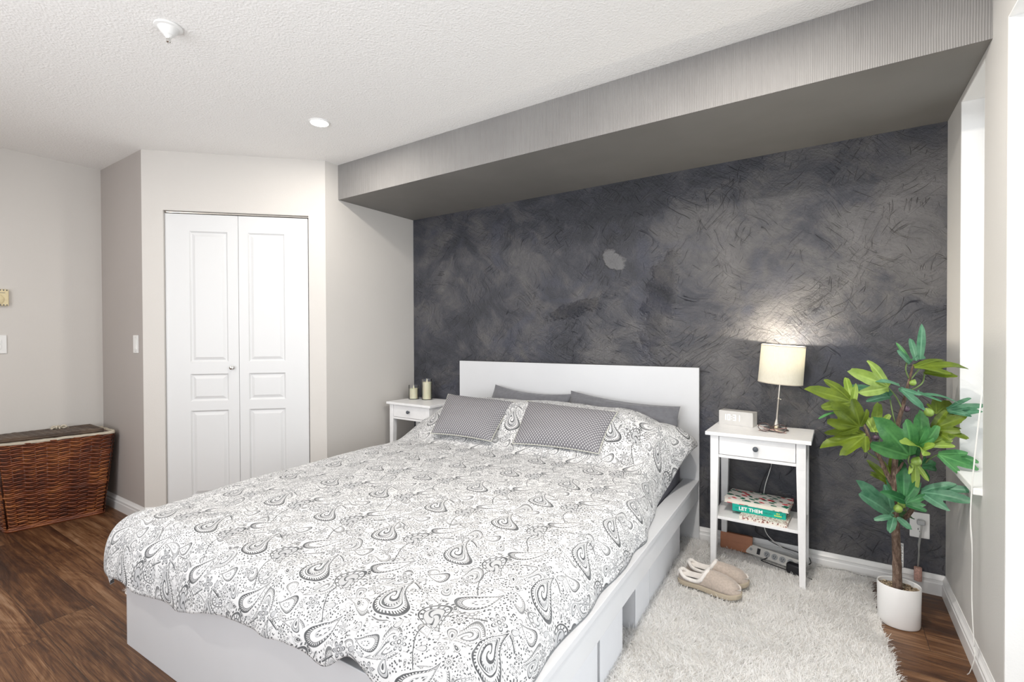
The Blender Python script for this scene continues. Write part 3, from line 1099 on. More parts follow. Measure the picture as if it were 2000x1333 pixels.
# duplex outlet on the dark wall behind the plant, clear plug and cord with a rose sleeve
ou = empty('wall_outlet', (0.697, 0, 0.304))
tag(ou, 'white duplex wall outlet low on the charcoal wall behind the plant', 'outlet')
MB().box(-0.036, 0.036, -0.006, 0, -0.058, 0.058).build('outlet_plate', M_PLASTIC, ou, bevel=0.003)
for z in (-0.0195, 0.0195):
    s_ = MB().lathe([(0.0175, 0.0), (0.0175, 0.002), (0.0, 0.002)], 28, sy=0.82).build('socket', M_PLASTIC, ou)
    s_.rotation_euler = (PI / 2, 0, 0); s_.location = (0, -0.006, z)
    MB().box(-0.0075, -0.0050, -0.0028, -0.002, -0.002, 0.007).box(0.0050, 0.0075, -0.0028, -0.002, -0.002, 0.006).box(-0.002, 0.002, -0.0028, -0.002, -0.010, -0.006).build('slot', M_BLACK, ou).location = (0, -0.0058, z)
pc = empty('plug_cord', (0.700, -0.012, 0.322))
tag(pc, 'translucent grey plug and twisted cord ending in a rose woven cap above the baseboard', 'cord')
MB().box(-0.015, 0.015, -0.018, 0.004, -0.012, 0.012).build('plug', M_SLOT, pc, bevel=0.006, bseg=3)
mb = MB()
mb.tube([(0.0, -0.012, -0.010), (-0.004, -0.016, -0.05), (-0.010, -0.014, -0.10), (-0.006, -0.010, -0.15), (-0.010, -0.012, -0.205)], 0.0022, 8)
mb.tube([(0.003, -0.012, -0.010), (-0.001, -0.018, -0.05), (-0.006, -0.016, -0.10), (-0.009, -0.012, -0.15), (-0.012, -0.014, -0.205)], 0.0022, 8)
mb.build('cord', M_GREYCORD, pc, smooth=True)
MB().lathe([(0.008, 0.0), (0.0145, -0.002), (0.015, -0.03), (0.0145, -0.062), (0.010, -0.064)], 20, cap0=True, cap1=True).build('woven_cap', M_ROSE, pc, smooth=True, autosmooth=0.6).location = (-0.011, -0.016, -0.203)
st = empty('label_strip', (0.632, -0.0005, 0.150))
tag(st, 'narrow white printed strip stuck upright on the dark wall behind the plant stem', 'label')
MB().box(-0.0075, 0.0075, -0.0012, 0, -0.055, 0.055).build('strip', M_PLASTIC, st)
mb = MB()
for k in range(17):
    z = -0.048 + k * 0.006
    mb.box(-0.0055, 0.0055 - (k % 3) * 0.002, -0.0016, -0.0012, z, z + 0.0016 + 0.0012 * (k % 2))
mb.build('printed_bar', M_KNOB, st)

# window blind: raised head rail and pull cords
bl = empty('window_blind', (XR + 0.092, (W1a + W1b) / 2, 2.07))
tag(bl, 'raised white blind with long hanging pull cords in the narrow window', 'blind')
MB().box(-0.016, 0.016, -0.172, 0.160, -0.010, 0.030).build('head_rail', M_PLASTIC, bl, bevel=0.003)
mb = MB()
for k in range(4): mb.box(-0.016, 0.016, -0.168, 0.156, -0.018 - k * 0.0052, -0.014 - k * 0.0052)
mb.build('blind_slat', M_PLASTIC, bl)
mb = MB()
bx_, by_, bz_ = XR + 0.092, (W1a + W1b) / 2, 2.07


def rel(pts): return [(x - bx_, y - by_, z - bz_) for x, y, z in pts]


def spline(pts, n=8):
    P = [Vector(p) for p in pts]; P = [P[0] * 2 - P[1]] + P + [P[-1] * 2 - P[-2]]
    out = []
    for i in range(1, len(P) - 2):
        for k in range(n):
            t = k / n
            a, b, c, d = P[i - 1], P[i], P[i + 1], P[i + 2]
            out.append(0.5 * ((2 * b) + (c - a) * t + (2 * a - 5 * b + 4 * c - d) * t * t + (3 * b - a - 3 * c + d) * t ** 3))
    out.append(P[-2])
    return out


mb.tube(rel(spline([(0.855, -0.600, 2.05), (0.830, -0.612, 1.5), (0.764, -0.632, 0.68), (0.762, -0.640, 0.45), (0.764, -0.634, 0.25), (0.764, -0.664, 0.12)])), 0.0013, 6)
mb.tube(rel(spline([(0.855, -0.594, 2.05), (0.830, -0.607, 1.5), (0.763, -0.628, 0.68), (0.763, -0.632, 0.42), (0.765, -0.620, 0.25), (0.766, -0.650, 0.13), (0.764, -0.672, 0.09), (0.755, -0.660, 0.03), (0.750, -0.645, 0.008)])), 0.0013, 6)
mb.build('pull_cord', M_WCORD, bl, smooth=True)


# ------------------------------------------------------------------ bed
A = 0.028
HX, HY = -0.267, -0.035
bed = empty('bed_frame', (HX, HY, 0), A)
tag(bed, 'white lacquered bed frame with tall plain headboard against the charcoal wall', 'bed')
BWID = 1.70
MB().box(-BWID, 0, 0, 0.020, 0, 1.0).build('headboard', M_LACQ, bed, bevel=0.0015)
for side in (0, 1):
    r = MB()
    if side == 0: r.box(-0.085, 0, -2.03, -0.0005, 0.342, 0.364).box(-0.027, -0.003, -2.03, -0.0005, 0.258, 0.3425)
    else: r.box(-BWID, -BWID + 0.085, -2.03, -0.0005, 0.342, 0.364).box(-BWID + 0.003, -BWID + 0.027, -2.03, -0.0005, 0.258, 0.3425)
    r.build('side_rail', M_LACQ, bed, bevel=0.0015)
MB().box(-BWID, 0, -2.08, -2.0305, 0, 0.372).build('footboard', M_LACQ, bed, bevel=0.002)
mb = MB()
for k in range(16): mb.box(-BWID + 0.03, -0.03, -1.98 + k * 0.122, -1.92 + k * 0.122, 0.245, 0.257)
mb.build('slat', M_STAIN, bed)
mt = MB().box(-1.60, -0.090, -1.97, -0.02, 0.258, 0.498).build('mattress', M_MATTR, bevel=0.05, bseg=4, smooth=True)
mt.location = (HX, HY, 0); mt.rotation_euler = (0, 0, A)
tag(mt, 'mattress in a dark grey fitted sheet inside the white bed frame', 'mattress')


def sst(a, b, x):
    t = max(0.0, min(1.0, (x - a) / (b - a)))
    return t * t * (3 - 2 * t)


def top_z(u, v):
    base = 0.540
    E_ = sst(-0.24, 0.40, u) * sst(1.88, 1.48, u)
    hump = 0.235 * sst(0.64, 0.30, v) * E_
    dip = -0.05 * sst(0.20, 0.10, v) * E_
    # gentle puffiness of the filling
    p = 0.010 * noise.noise(Vector((u * 2.6, v * 2.2, 0.3))) + 0.005 * noise.noise(Vector((u * 7, v * 6, 4.0)))
    p += 0.0022 * noise.noise(Vector((u * 21, v * 17, 9.0)))
    edge = -0.022 * sst(1.25, 1.70, u) - 0.012 * sst(0.5, 0.17, u) * sst(0.5, 0.8, v) - 0.02 * sst(1.6, 2.0, v)
    return base + hump + dip + p + edge


def duvet():
    UR, UL, VH, VF = 0.17, 1.68, 0.115, 2.0
    nR, nU, nL, nH, nV, nF = 26, 118, 34, 5, 150, 34
    us = [('R', 1 - i / nR) for i in range(nR)] + [('M', i / nU) for i in range(nU + 1)] + [('L', (i + 1) / nL) for i in range(nL)]
    vs_ = [('H', 1 - i / nH) for i in range(nH)] + [('M', i / nV) for i in range(nV + 1)] + [('F', (i + 1) / nF) for i in range(nF)]
    verts, uvs = [], []
    for (kv, b) in vs_:
        for (ku, a) in us:
            u = UR if ku == 'R' else UL if ku == 'L' else UR + (UL - UR) * a
            v = VH if kv == 'H' else VF if kv == 'F' else VH + (VF - VH) * b
            qa = a if ku != 'M' else 0.0
            qf = b if kv == 'F' else 0.0
            qh = b if kv == 'H' else 0.0
            z0 = top_z(u, v)
            tu, tv = u, v
            dn = 0.0
            ou_, ov_ = 0.0, 0.0
            dS = 0.0
            if ku == 'R':
                k = sst(0.56, 0.16, v)
                k2 = k * k
                on = sst(0.55, 1.0, v)
                Ro = 0.090 + 0.095 * k2 + 0.063 * on
                zh = 0.370 + 0.215 * k ** 1.15 + 0.002 * on
                D = max(0.03, z0 - zh)
                wave = 0.006 * qa * math.sin(v * 21 + 2 * noise.noise(Vector((v * 3, 1, 1))))
                ou_ = -(Ro * math.sin(qa * PI / 2) ** 0.92) - wave * (1 - k)
                dS = D * (1 - math.cos(qa * PI / 2)) + wave * 0.5 * (1 - on)
                tu -= qa * (Ro + D) * 0.82
            elif ku == 'L':
                Ro = 0.155 + 0.02 * noise.noise(Vector((v * 2.2, 5, 1)))
                zh = 0.285 - 0.02 * sst(1.6, 2.0, v) + 0.015 * math.sin(v * 6.0)
                D = z0 - zh
                wave = 0.012 * qa ** 1.5 * math.sin(v * 15 + 3 * noise.noise(Vector((v * 2, 3, 1))))
                ou_ = Ro * math.sin(qa * PI / 2) ** 0.88 + wave
                dS = D * (1 - math.cos(qa * PI / 2))
                tu += qa * (Ro + D) * 0.82
            dF = 0.0
            if kv == 'F':
                w = u
                zh = 0.305 + 0.105 * sst(1.45, 0.45, w) + 0.006 * math.sin(w * 9) + 0.014 * noise.noise(Vector((w * 5.5, 0, 0.5))) - 0.018 * sst(1.5, 1.68, w)
                # a small flipped fold near the right part of the hem
                zh += 0.030 * math.exp(-((w - 0.36) / 0.06) ** 2) - 0.02 * math.exp(-((w - 0.45) / 0.05) ** 2) - 0.035 * math.exp(-((w - 0.12) / 0.16) ** 2)
                D = z0 - zh
                Ro = 0.135 + 0.012 * noise.noise(Vector((w * 3, 2, 8)))
                wave = 0.010 * qf ** 1.6 * (0.8 * math.sin(w * 13 + 3.5 * noise.noise(Vector((w * 2.5, 0, 3)))) + 0.5 * noise.noise(Vector((w * 14, 0, 7))))
                ov_ = Ro * math.sin(qf * PI / 2) ** 0.88 + wave
                dF = D * (1 - math.cos(qf * PI / 2))
                tv += qf * (Ro + D) * 0.82
            elif kv == 'H':
                ov_ = -0.045 * math.sin(qh * PI / 2)
                dF = 0.06 * (1 - math.cos(qh * PI / 2))
                tv -= qh * 0.09
            if dS > 0 and dF > 0:
                dn = (dS ** 3 + dF ** 3) ** (1 / 3)
                cr_ = qa * max(qf, qh) * 0.30
                ou_ *= (1 - cr_); ov_ *= (1 - cr_)
            else: dn = dS + dF
            verts.append((-(u + ou_), -(v + ov_), z0 - dn))
            uvs.append((tu, -tv))
    nu, nv = len(us), len(vs_)
    fs = grid_faces(nu, nv)
    me = bpy.data.meshes.new('duvet')
    me.from_pydata(verts, [], fs)
    uvl = me.uv_layers.new(name='cloth')
    idx = np.empty(len(me.loops), dtype=np.int32); me.loops.foreach_get('vertex_index', idx)
    uvl.data.foreach_set('uv', np.array(uvs, dtype=np.float32)[idx].ravel())
    me.polygons.foreach_set('use_smooth', [True] * len(me.polygons))
    me.materials.append(M_PAISLEY)
    # make the normals look outwards (up)
    if me.polygons[len(me.polygons) // 2].normal.z < 0: me.flip_normals()
    o = bpy.data.objects.new('duvet', me); COL.objects.link(o)
    o.location = (HX, HY, 0); o.rotation_euler = (0, 0, A)
    s = o.modifiers.new('thickness', 'SOLIDIFY'); s.thickness = 0.016; s.offset = -1
    tag(o, 'white duvet with grey paisley print spread over the bed', 'duvet')
    return o


duvet()


def puff(name, corners, thick, mat, parent=None, n=26, bow=0.02, uvs=True, sag=0.0, seed=0, crease=0.0):
    """cushion between 4 corners BL, BR, TR, TL (world or local), bulging along its normal on both sides"""
    BL, BR, TR, TL = [Vector(c) for c in corners]
    ex = ((BR - BL) + (TR - TL)); ey = ((TL - BL) + (TR - BR))
    W, H = ex.length / 2, ey.length / 2
    nrm = ex.cross(ey).normalized()
    exn, eyn = ex.normalized(), ey.normalized()
    v, uvv = [], []
    for side in (1, -1):
        for j in range(n):
            for i in range(n):
                a = 0.5 - 0.5 * math.cos(PI * i / (n - 1)); b = 0.5 - 0.5 * math.cos(PI * j / (n - 1))
                p = BL * (1 - a) * (1 - b) + BR * a * (1 - b) + TR * a * b + TL * (1 - a) * b
                x, y = 2 * a - 1, 2 * b - 1
                p = p - exn * (bow * x * (1 - y * y)) - eyn * (bow * y * (1 - x * x))
                t = (max(0, 1 - abs(x) ** 2.6) * max(0, 1 - abs(y) ** 2.6)) ** 0.62
                w = 1 + 0.10 * noise.noise(Vector((a * 3 + seed, b * 3, side)))
                cr_ = crease * noise.noise(Vector((a * 4 + seed, b * 14, 2.0))) * t
                p = p + nrm * (side * thick * 0.5 * t * w + cr_) + Vector((0, 0, -sag * (1 - x * x) * max(0, y)))
                v.append(p); uvv.append((a * W, b * H))
    N = n * n
    f = grid_faces(n, n) + [tuple(N + k for k in q) for q in grid_faces(n, n, True)]
    me = bpy.data.meshes.new(name)
    me.from_pydata(v, [], f)
    bm = bmesh.new(); bm.from_mesh(me)
    uvl = bm.loops.layers.uv.new('cloth')
    for fc in bm.faces:
        for lp in fc.loops: lp[uvl].uv = uvv[lp.vert.index]
    bmesh.ops.remove_doubles(bm, verts=bm.verts, dist=0.0004)
    bm.to_mesh(me); bm.free()
    me.polygons.foreach_set('use_smooth', [True] * len(me.polygons))
    me.materials.append(mat)
    o = bpy.data.objects.new(name, me); COL.objects.link(o)
    if parent: o.parent = parent
    return o, (BL, BR, TR, TL, exn, eyn, bow)


def edge_tube(info, rad, n=30):
    BL, BR, TR, TL, exn, eyn, bow = info
    pts = []
    for (P0, P1, axis, s) in ((BL, BR, eyn, -1), (BR, TR, exn, 1), (TR, TL, eyn, 1), (TL, BL, exn, -1)):
        for k in range(n):
            t = k / n; x = 2 * t - 1
            pts.append(P0.lerp(P1, t) - axis * (bow * s * (1 - x * x)))
    return MB().tube(pts, rad, 6, closed=True)


def bl(u, v, z):
    """bed coordinates (across from the right, from the headboard, up) to world"""
    x, y = -u, -v
    return Vector((HX + x * math.cos(A) - y * math.sin(A), HY + x * math.sin(A) + y * math.cos(A), z))


p1, i1 = puff('pillow', [bl(1.46, 0.17, 0.53), bl(0.79, 0.17, 0.53), bl(0.745, 0.055, 0.815), bl(1.345, 0.05, 0.845)], 0.13, M_SHEET, bow=0.030, crease=0.03, seed=2)
tag(p1, 'dark grey pillow on the left half of the bed against the headboard', 'pillow', 'grey pillows against the headboard')
p2, i2 = puff('pillow', [bl(0.78, 0.17, 0.53), bl(0.05, 0.18, 0.55), bl(0.085, 0.075, 0.785), bl(0.765, 0.055, 0.835)], 0.14, M_SHEET, bow=0.022, crease=0.04, seed=8)
tag(p2, 'dark grey pillow on the right half of the bed, nearest the lamp', 'pillow', 'grey pillows against the headboard')

for lab, cs, sd in (('dotted grey cushion, left one of the pair, beside the candle nightstand', [(1.455, 0.605, 0.585), (1.005, 0.605, 0.585), (1.025, 0.315, 0.775), (1.585, 0.275, 0.785)], 3),
                    ('dotted grey cushion, right one of the pair, nearer the lamp', [(0.875, 0.585, 0.585), (0.375, 0.565, 0.585), (0.352, 0.345, 0.770), (0.945, 0.300, 0.785)], 5)):
    t_ = empty('throw_cushion', bl(*cs[0]))
    tag(t_, lab, 'cushion', 'dotted cushions on the duvet')
    o0 = bl(*cs[0])
    c4 = [bl(*c) - o0 for c in cs]
    _, inf = puff('cushion_cover', c4, 0.125, M_LATT, t_, bow=0.012, seed=sd, crease=0.004)
    edge_tube(inf, 0.0028).build('piping', M_PIPING, t_, smooth=True)


# ------------------------------------------------------------------ storage boxes under the bed
def sbox(name, u0, v0, v1, h, label):
    o = empty(name, bl(u0, (v0 + v1) / 2, 0.004), A)
    tag(o, label, 'storage box', 'white storage boxes under the bed')
    L = v1 - v0
    w = 0.006
    D = 0.42
    mb = MB()
    mb.box(-D, 0, -L / 2, L / 2, 0, w)
    mb.box(-w, 0, -L / 2, L / 2, w, h).box(-D, -D + w, -L / 2, L / 2, w, h)
    mb.box(-D + w, -w, -L / 2, -L / 2 + w, w, h).box(-D + w, -w, L / 2 - w, L / 2, w, h)
    mb.build('box_body', M_BOX, o, bevel=0.0015)
    MB().box(-D + 0.002, -0.002, -L / 2 + 0.002, L / 2 - 0.002, h - 0.012, h - 0.008).build('box_lid', M_BOX, o)
    return o


sbox('storage_box', 0.062, 0.19, 0.375, 0.235, 'small white storage box under the bed rail, closest to the headboard')
sbox('storage_box', 0.055, 0.392, 0.785, 0.235, 'long white storage box under the bed rail, second from the headboard')
sbox('storage_box', 0.050, 0.806, 0.995, 0.225, 'white storage box under the bed rail facing the gap between the boxes')
sbox('storage_box', 0.045, 1.165, 1.385, 0.235, 'white storage box under the bed rail on the foot side of the gap')
sbox('storage_box', 0.045, 1.408, 1.920, 0.235, 'white storage box under the bed rail nearest the foot of the bed')


# ------------------------------------------------------------------ nightstands
def nightstand(loc, rz, W, D, H, label):
    """origin: middle of the footprint on the floor; front looks to -y"""
    o = empty('nightstand', loc, rz)
    tag(o, label, 'nightstand', 'white nightstands beside the bed')
    x0, x1, y0, y1 = -W / 2, W / 2, -D / 2, D / 2
    MB().box(x0, x1, y0, y1, H - 0.018, H).build('tabletop', M_STAIN, o, bevel=0.0025)
    ins = 0.022
    a = 0.038
    b = 0.024
    zt = H - 0.0185
    for sx in (-1, 1):
        for sy in (-1, 1):
            cx, cy = sx * (W / 2 - ins), sy * (D / 2 - 0.015)
            # outer faces stay vertical, the inner faces taper
            tb = [(cx, cy), (cx - sx * b, cy), (cx - sx * b, cy - sy * b), (cx, cy - sy * b)]
            tt = [(cx, cy), (cx - sx * a, cy), (cx - sx * a, cy - sy * a), (cx, cy - sy * a)]
            if sx * sy < 0: tb = tb[::-1]; tt = tt[::-1]
            zc = H - 0.14
            m_ = MB()
            m_.hexa([(*p, 0) for p in tb], [(*p, zc) for p in tt])
            m_.hexa([(*p, zc) for p in tt], [(*p, zt) for p in tt])
            m_.build('leg', M_STAIN, o, bevel=0.0012)
    ix0, ix1 = x0 + ins + a, x1 - ins - a
    iy0, iy1 = y0 + 0.015 + a, y1 - 0.015 - a
    ap = MB()
    ap.box(ix0 + 0.0005, ix1 - 0.0005, y0 + 0.017, y0 + 0.035, H - 0.125, H - 0.1115)       # rail under the drawer
    ap.box(ix0 + 0.0005, ix1 - 0.0005, y1 - 0.035, y1 - 0.017, H - 0.125, zt)
    ap.box(x0 + ins + 0.004, x0 + ins + 0.020, iy0, iy1, H - 0.125, zt)
    ap.box(x1 - ins - 0.020, x1 - ins - 0.004, iy0, iy1, H - 0.125, zt)
    ap.build('apron', M_STAIN, o, bevel=0.001)
    dr = MB()
    dr.box(ix0 + 0.0025, ix1 - 0.0025, y0 + 0.018, y0 + 0.034, H - 0.109, H - 0.0215)
    dr.box(ix0 + 0.012, ix1 - 0.012, y0 + 0.034, y1 - 0.05, H - 0.105, H - 0.045)
    do = dr.build('drawer', M_STAIN, o, bevel=0.0012)
    kb = MB().lathe([(0.006, 0.0), (0.006, 0.006), (0.0105, 0.011), (0.0125, 0.016), (0.0115, 0.021), (0.007, 0.0235), (0.0, 0.024)], 22).build('knob', M_KNOB, do, smooth=True)
    kb.rotation_euler = (PI / 2, 0, 0); kb.location = (0, y0 + 0.018, H - 0.064)
    MB().box(x0 + ins + 0.006, x1 - ins - 0.006, y0 + 0.030, y1 - 0.030, 0.258, 0.272).build('shelf', M_STAIN, o, bevel=0.0015)
    return o


NR = Vector((0.058, -0.187, 0.0))
nightstand((NR.x, NR.y, 0.012), -0.008, 0.452, 0.335, 0.694, 'white nightstand holding the lamp and clock, on the shaggy rug')
nightstand((-2.216, -0.205, 0.0), -0.018, 0.452, 0.335, 0.694, 'white nightstand holding the two candles in the left corner')
ZN = 0.706


# ------------------------------------------------------------------ lamp, clock, glasses
lamp = empty('table_lamp', (0.124, -0.140, ZN + 0.003))
lamp.rotation_euler = (0, 0.075, 0)
tag(lamp, 'lit table lamp with white drum shade and brushed steel stem', 'lamp')
MB().lathe([(0.056, 0.0), (0.057, 0.004), (0.054, 0.0065), (0.030, 0.011), (0.018, 0.017), (0.0115, 0.026), (0.0085, 0.040), (0.0055, 0.052)], 44, cap0=True, cap1=True).build('lamp_base', M_STEEL, lamp, smooth=True, autosmooth=0.7)
MB().lathe([(0.0050, 0.050), (0.0050, 0.150), (0.0065, 0.153), (0.0065, 0.158), (0.0040, 0.161), (0.0040, 0.330)], 20, cap1=True).build('lamp_pole', M_STEEL, lamp, smooth=True, autosmooth=0.6)
kb = MB().tube([(0.005, -0.002, 0.155), (0.013, -0.004, 0.155)], [0.0022, 0.003], 10).build('lamp_screw', M_CHROME, lamp, smooth=True)
sh = MB().lathe([(0.0995, 0.236), (0.0975, 0.4225), (0.0955, 0.4225), (0.0975, 0.236), (0.0995, 0.236)], 64).build('lamp_shade', M_SHADE, lamp, smooth=True, autosmooth=0.6)
mb = MB()
mb.lathe([(0.1002, 0.235), (0.1002, 0.239), (0.0968, 0.239), (0.0968, 0.235), (0.1002, 0.235)], 64)
mb.build('shade_hem', M_LINEN, sh)
mb = MB()
mb.lathe([(0.0982, 0.419), (0.0982, 0.4235), (0.0950, 0.4235), (0.0950, 0.419), (0.0982, 0.419)], 64)
mb.build('shade_hem', M_LINEN, sh)
mb = MB()
for k in range(3):
    a = k * 2 * PI / 3 + 0.4
    mb.tube([(0.012 * math.cos(a), 0.012 * math.sin(a), 0.330), (0.0965 * math.cos(a), 0.0965 * math.sin(a), 0.400)], 0.0013, 6)
mb.tube([(0.012 * math.cos(k * PI / 8), 0.012 * math.sin(k * PI / 8), 0.330) for k in range(16)], 0.0014, 6, closed=True)
mb.build('shade_fitter', M_STEEL, sh)
MB().lathe([(0.010, 0.328), (0.013, 0.335), (0.013, 0.352), (0.010, 0.356)], 16, cap0=True, cap1=True).build('bulb_socket', M_PLASTIC, lamp)
bm_ = emis('warm_bulb_glow', (1.0, 0.90, 0.72), 42)
MB().lathe([(0.009, 0.356), (0.017, 0.366), (0.022, 0.380), (0.019, 0.396), (0.010, 0.404), (0.0, 0.406)], 20, cap0=True).build('light_bulb', bm_, lamp, smooth=True)
pl_ = bpy.data.lights.new('lamp_light', 'POINT'); pl_.energy = 8.0; pl_.color = (1.0, 0.90, 0.74); pl_.shadow_soft_size = 0.006
plo = bpy.data.objects.new('lamp_light', pl_); COL.objects.link(plo); plo.location = (0, 0, 0.4135); plo.parent = lamp
cd = MB().tube(spline([(0.110, -0.062, ZN + 0.004), (0.118, -0.020, ZN + 0.002), (0.112, -0.0115, 0.66), (0.092, -0.016, 0.50), (0.064, -0.020, 0.385), (0.055, -0.022, 0.30), (0.055, -0.014, 0.20), (0.075, -0.030, 0.132), (0.14, -0.040, 0.085), (0.205, -0.050, 0.058)]), 0.0020, 8)
cw = cd.build('lamp_cord', M_WCORD, smooth=True)
tag(cw, 'thin white lamp cord hanging behind the nightstand to the power strip', 'cord')

clk = empty('alarm_clock', (-0.060, -0.082, ZN), math.radians(-10.5))
tag(clk, 'white block alarm clock showing 10:31 in glowing digits', 'clock')
MB().box(-0.086, 0.086, -0.034, 0.034, 0, 0.074).build('clock_body', M_CLOCK, clk, bevel=0.0015)
MB().box(-0.083, 0.083, -0.031, 0.031, 0.0741, 0.0752).build('clock_top', M_CLOCKTOP, clk)
SEG = {'1': 'bc', '0': 'abcdef', '3': 'abgcd'}


def seg_digit(mbx, ch, x, z, w=0.0135, h=0.030, t=0.0026, y=-0.0346):
    parts = {'a': (x, x + w, z + h - t, z + h), 'd': (x, x + w, z, z + t), 'g': (x, x + w, z + h / 2 - t / 2, z + h / 2 + t / 2),
             'b': (x + w - t, x + w, z + h / 2, z + h), 'c': (x + w - t, x + w, z, z + h / 2),
             'f': (x, x + t, z + h / 2, z + h), 'e': (x, x + t, z, z + h / 2)}
    for s in SEG[ch]:
        a, b, c, d = parts[s]
        mbx.box(a, b, y, y + 0.0008, c, d)


for ch, x in (('1', -0.062), ('0', -0.041), ('3', -0.012), ('1', 0.008)):
    mb = MB(); seg_digit(mb, ch, x, 0.026); mb.build('digit', M_DIGIT, clk)
mb = MB().box(-0.0212, -0.0180, -0.0346, -0.0338, 0.033, 0.036).box(-0.0212, -0.0180, -0.0346, -0.0338, 0.044, 0.047)
mb.build('colon', M_DIGIT, clk)
mb = MB()
mb.tube(spline([(-0.06, -0.030, ZN + 0.004), (-0.05, -0.018, ZN + 0.003), (-0.04, -0.0115, 0.66), (0.02, -0.012, 0.56), (0.088, -0.020, 0.505), (0.060, -0.026, 0.435), (0.040, -0.026, 0.37), (0.032, -0.020, 0.30), (0.030, -0.014, 0.20), (0.018, -0.022, 0.14), (0.06, -0.026, 0.112), (0.13, -0.030, 0.085), (0.20, -0.034, 0.075), (0.255, -0.038, 0.066), (0.272, -0.045, 0.040), (0.262, -0.06, 0.032)]), 0.0021, 8)
cb = mb.build('clock_cable', M_BLACK, smooth=True)
tag(cb, 'thin black cable looping down the dark wall behind the nightstand', 'cable')

gl = empty('eyeglasses', (0.114, -0.222, ZN), math.radians(-4))
tag(gl, 'folded eyeglasses with dark tortoiseshell frame in front of the lamp base', 'eyeglasses')
mb = MB(); lens = MB(); arms = MB()
for s_ in (-1, 1):
    ring = []
    for k in range(28):
        a = 2 * PI * k / 28
        ring.append((s_ * 0.034 + 0.026 * math.cos(a) * (1 + 0.06 * math.cos(2 * a)), 0.004 * (abs(s_ * 0.034 + 0.026 * math.cos(a)) / 0.06) ** 2, 0.0235 + 0.020 * math.sin(a)))
    mb.tube(ring, 0.0017, 6, closed=True)
    lens.add([(x, y, z) for x, y, z in ring], [tuple(range(28))])
mb.tube([(-0.008, 0, 0.028), (0, -0.001, 0.031), (0.008, 0, 0.028)], 0.0016, 6)
arms.tube(spline([(-0.061, 0.004, 0.030), (-0.058, 0.012, 0.026), (-0.01, 0.017, 0.012), (0.045, 0.014, 0.004), (0.060, 0.010, 0.002)]), 0.0015, 6)
arms.tube(spline([(0.061, 0.004, 0.030), (0.060, 0.014, 0.027), (0.01, 0.024, 0.013), (-0.045, 0.022, 0.005), (-0.062, 0.018, 0.002)]), 0.0015, 6)
mb.build('frame', M_TORTOISE, gl, smooth=True)
lens.build('lens', M_GLASS, gl)
arms.build('temple', M_FRAME_ROSE, gl, smooth=True)

# ------------------------------------------------------------------ candles
for (x, y, hg, hw, lab) in ((-2.374, -0.150, 0.108, 0.082, 'short ivory candle in a glass, left one on the corner nightstand'),
                            (-2.262, -0.120, 0.160, 0.135, 'tall ivory candle in a glass, right one on the corner nightstand')):
    c = empty('jar_candle', (x, y, 0.694))
    tag(c, lab, 'candle', 'glass candles on the nightstand')
    r = 0.041
    MB().lathe([(0.0, 0.0), (r, 0.0), (r, hg), (r - 0.0022, hg), (r - 0.0022, 0.004), (0.0, 0.004)], 36).build('glass_jar', M_GLASS, c, smooth=True, autosmooth=0.5)
    pr = [(0.0, 0.0045), (r - 0.0030, 0.0045)]
    k = 0
    z = 0.0045
    while z < hw - 0.008:
        z += 0.0065; k += 1
        pr.append((r - (0.0030 if k % 2 else 0.0040), z))
    pr += [(r - 0.0034, hw), (0.020, hw - 0.004), (0.0, hw - 0.005)]
    MB().lathe(pr, 36).build('wax', M_WAX, c, smooth=True, autosmooth=0.7)
    MB().lathe([(0.0035, hw - 0.005), (0.0048, hw + 0.006), (0.0036, hw + 0.016), (0.0012, hw + 0.026), (0.0, hw + 0.028)], 12).build('flame_tip', M_WAX, c, smooth=True)

# ------------------------------------------------------------------ books on the shelf
ZS_ = 0.012 + 0.272


def book(name, cx, cy, z, w, d, h, rz, cover, label, hard=True):
    o = empty(name, (cx, cy, z), rz)
    tag(o, label, 'book')
    c = 0.0022 if hard else 0.001
    ov = 0.003 if hard else 0.0
    mb = MB()
    mb.box(-w / 2, w / 2, -d / 2, d / 2, 0, c).box(-w / 2, w / 2, -d / 2, d / 2, h - c, h)
    return o, mb, c, ov


o, mb, c, ov = book('notebook', 0.086, -0.236, ZS_, 0.207, 0.150, 0.016, -0.03, M_NOTE, 'small patterned notebook at the bottom of the book stack', False)
mb.build('cover', M_NOTE, o)
MB().box(-0.1025, 0.1025, -0.0745, 0.0745, 0.0011, 0.0149).build('pages', M_NOTE, o)
tz = ZS_ + 0.0162
o, mb, c, ov = book('book', 0.060, -0.178, tz, 0.236, 0.152, 0.036, -0.02, M_TEAL, 'teal hardcover with LET THEM on its spine, middle of the stack')
mb.box(-0.118, 0.118, -0.076, -0.0735, c, 0.036 - c)
mb.build('cover', M_TEAL, o, bevel=0.0008)
MB().box(-0.115, 0.115, -0.0733, 0.072, c + 0.0001, 0.036 - c - 0.0001).build('pages', M_PAGES, o)


def text_mesh(name, body, size, mat, parent, loc, ext=0.0003, bold=0.0):
    cu = bpy.data.curves.new(name, 'FONT')
    cu.body = body; cu.size = size; cu.extrude = ext; cu.offset = bold
    cu.space_character = 1.02
    tmp = bpy.data.objects.new(name + '_tmp', cu); COL.objects.link(tmp)
    bpy.context.view_layer.update()
    dg = bpy.context.evaluated_depsgraph_get()
    me = bpy.data.meshes.new_from_object(tmp.evaluated_get(dg))
    bpy.data.objects.remove(tmp); bpy.data.curves.remove(cu)
    me.name = name
    me.materials.clear(); me.materials.append(mat)
    ob = bpy.data.objects.new(name, me); COL.objects.link(ob)
    ob.parent = parent; ob.rotation_euler = (PI / 2, 0, 0); ob.location = loc
    return ob


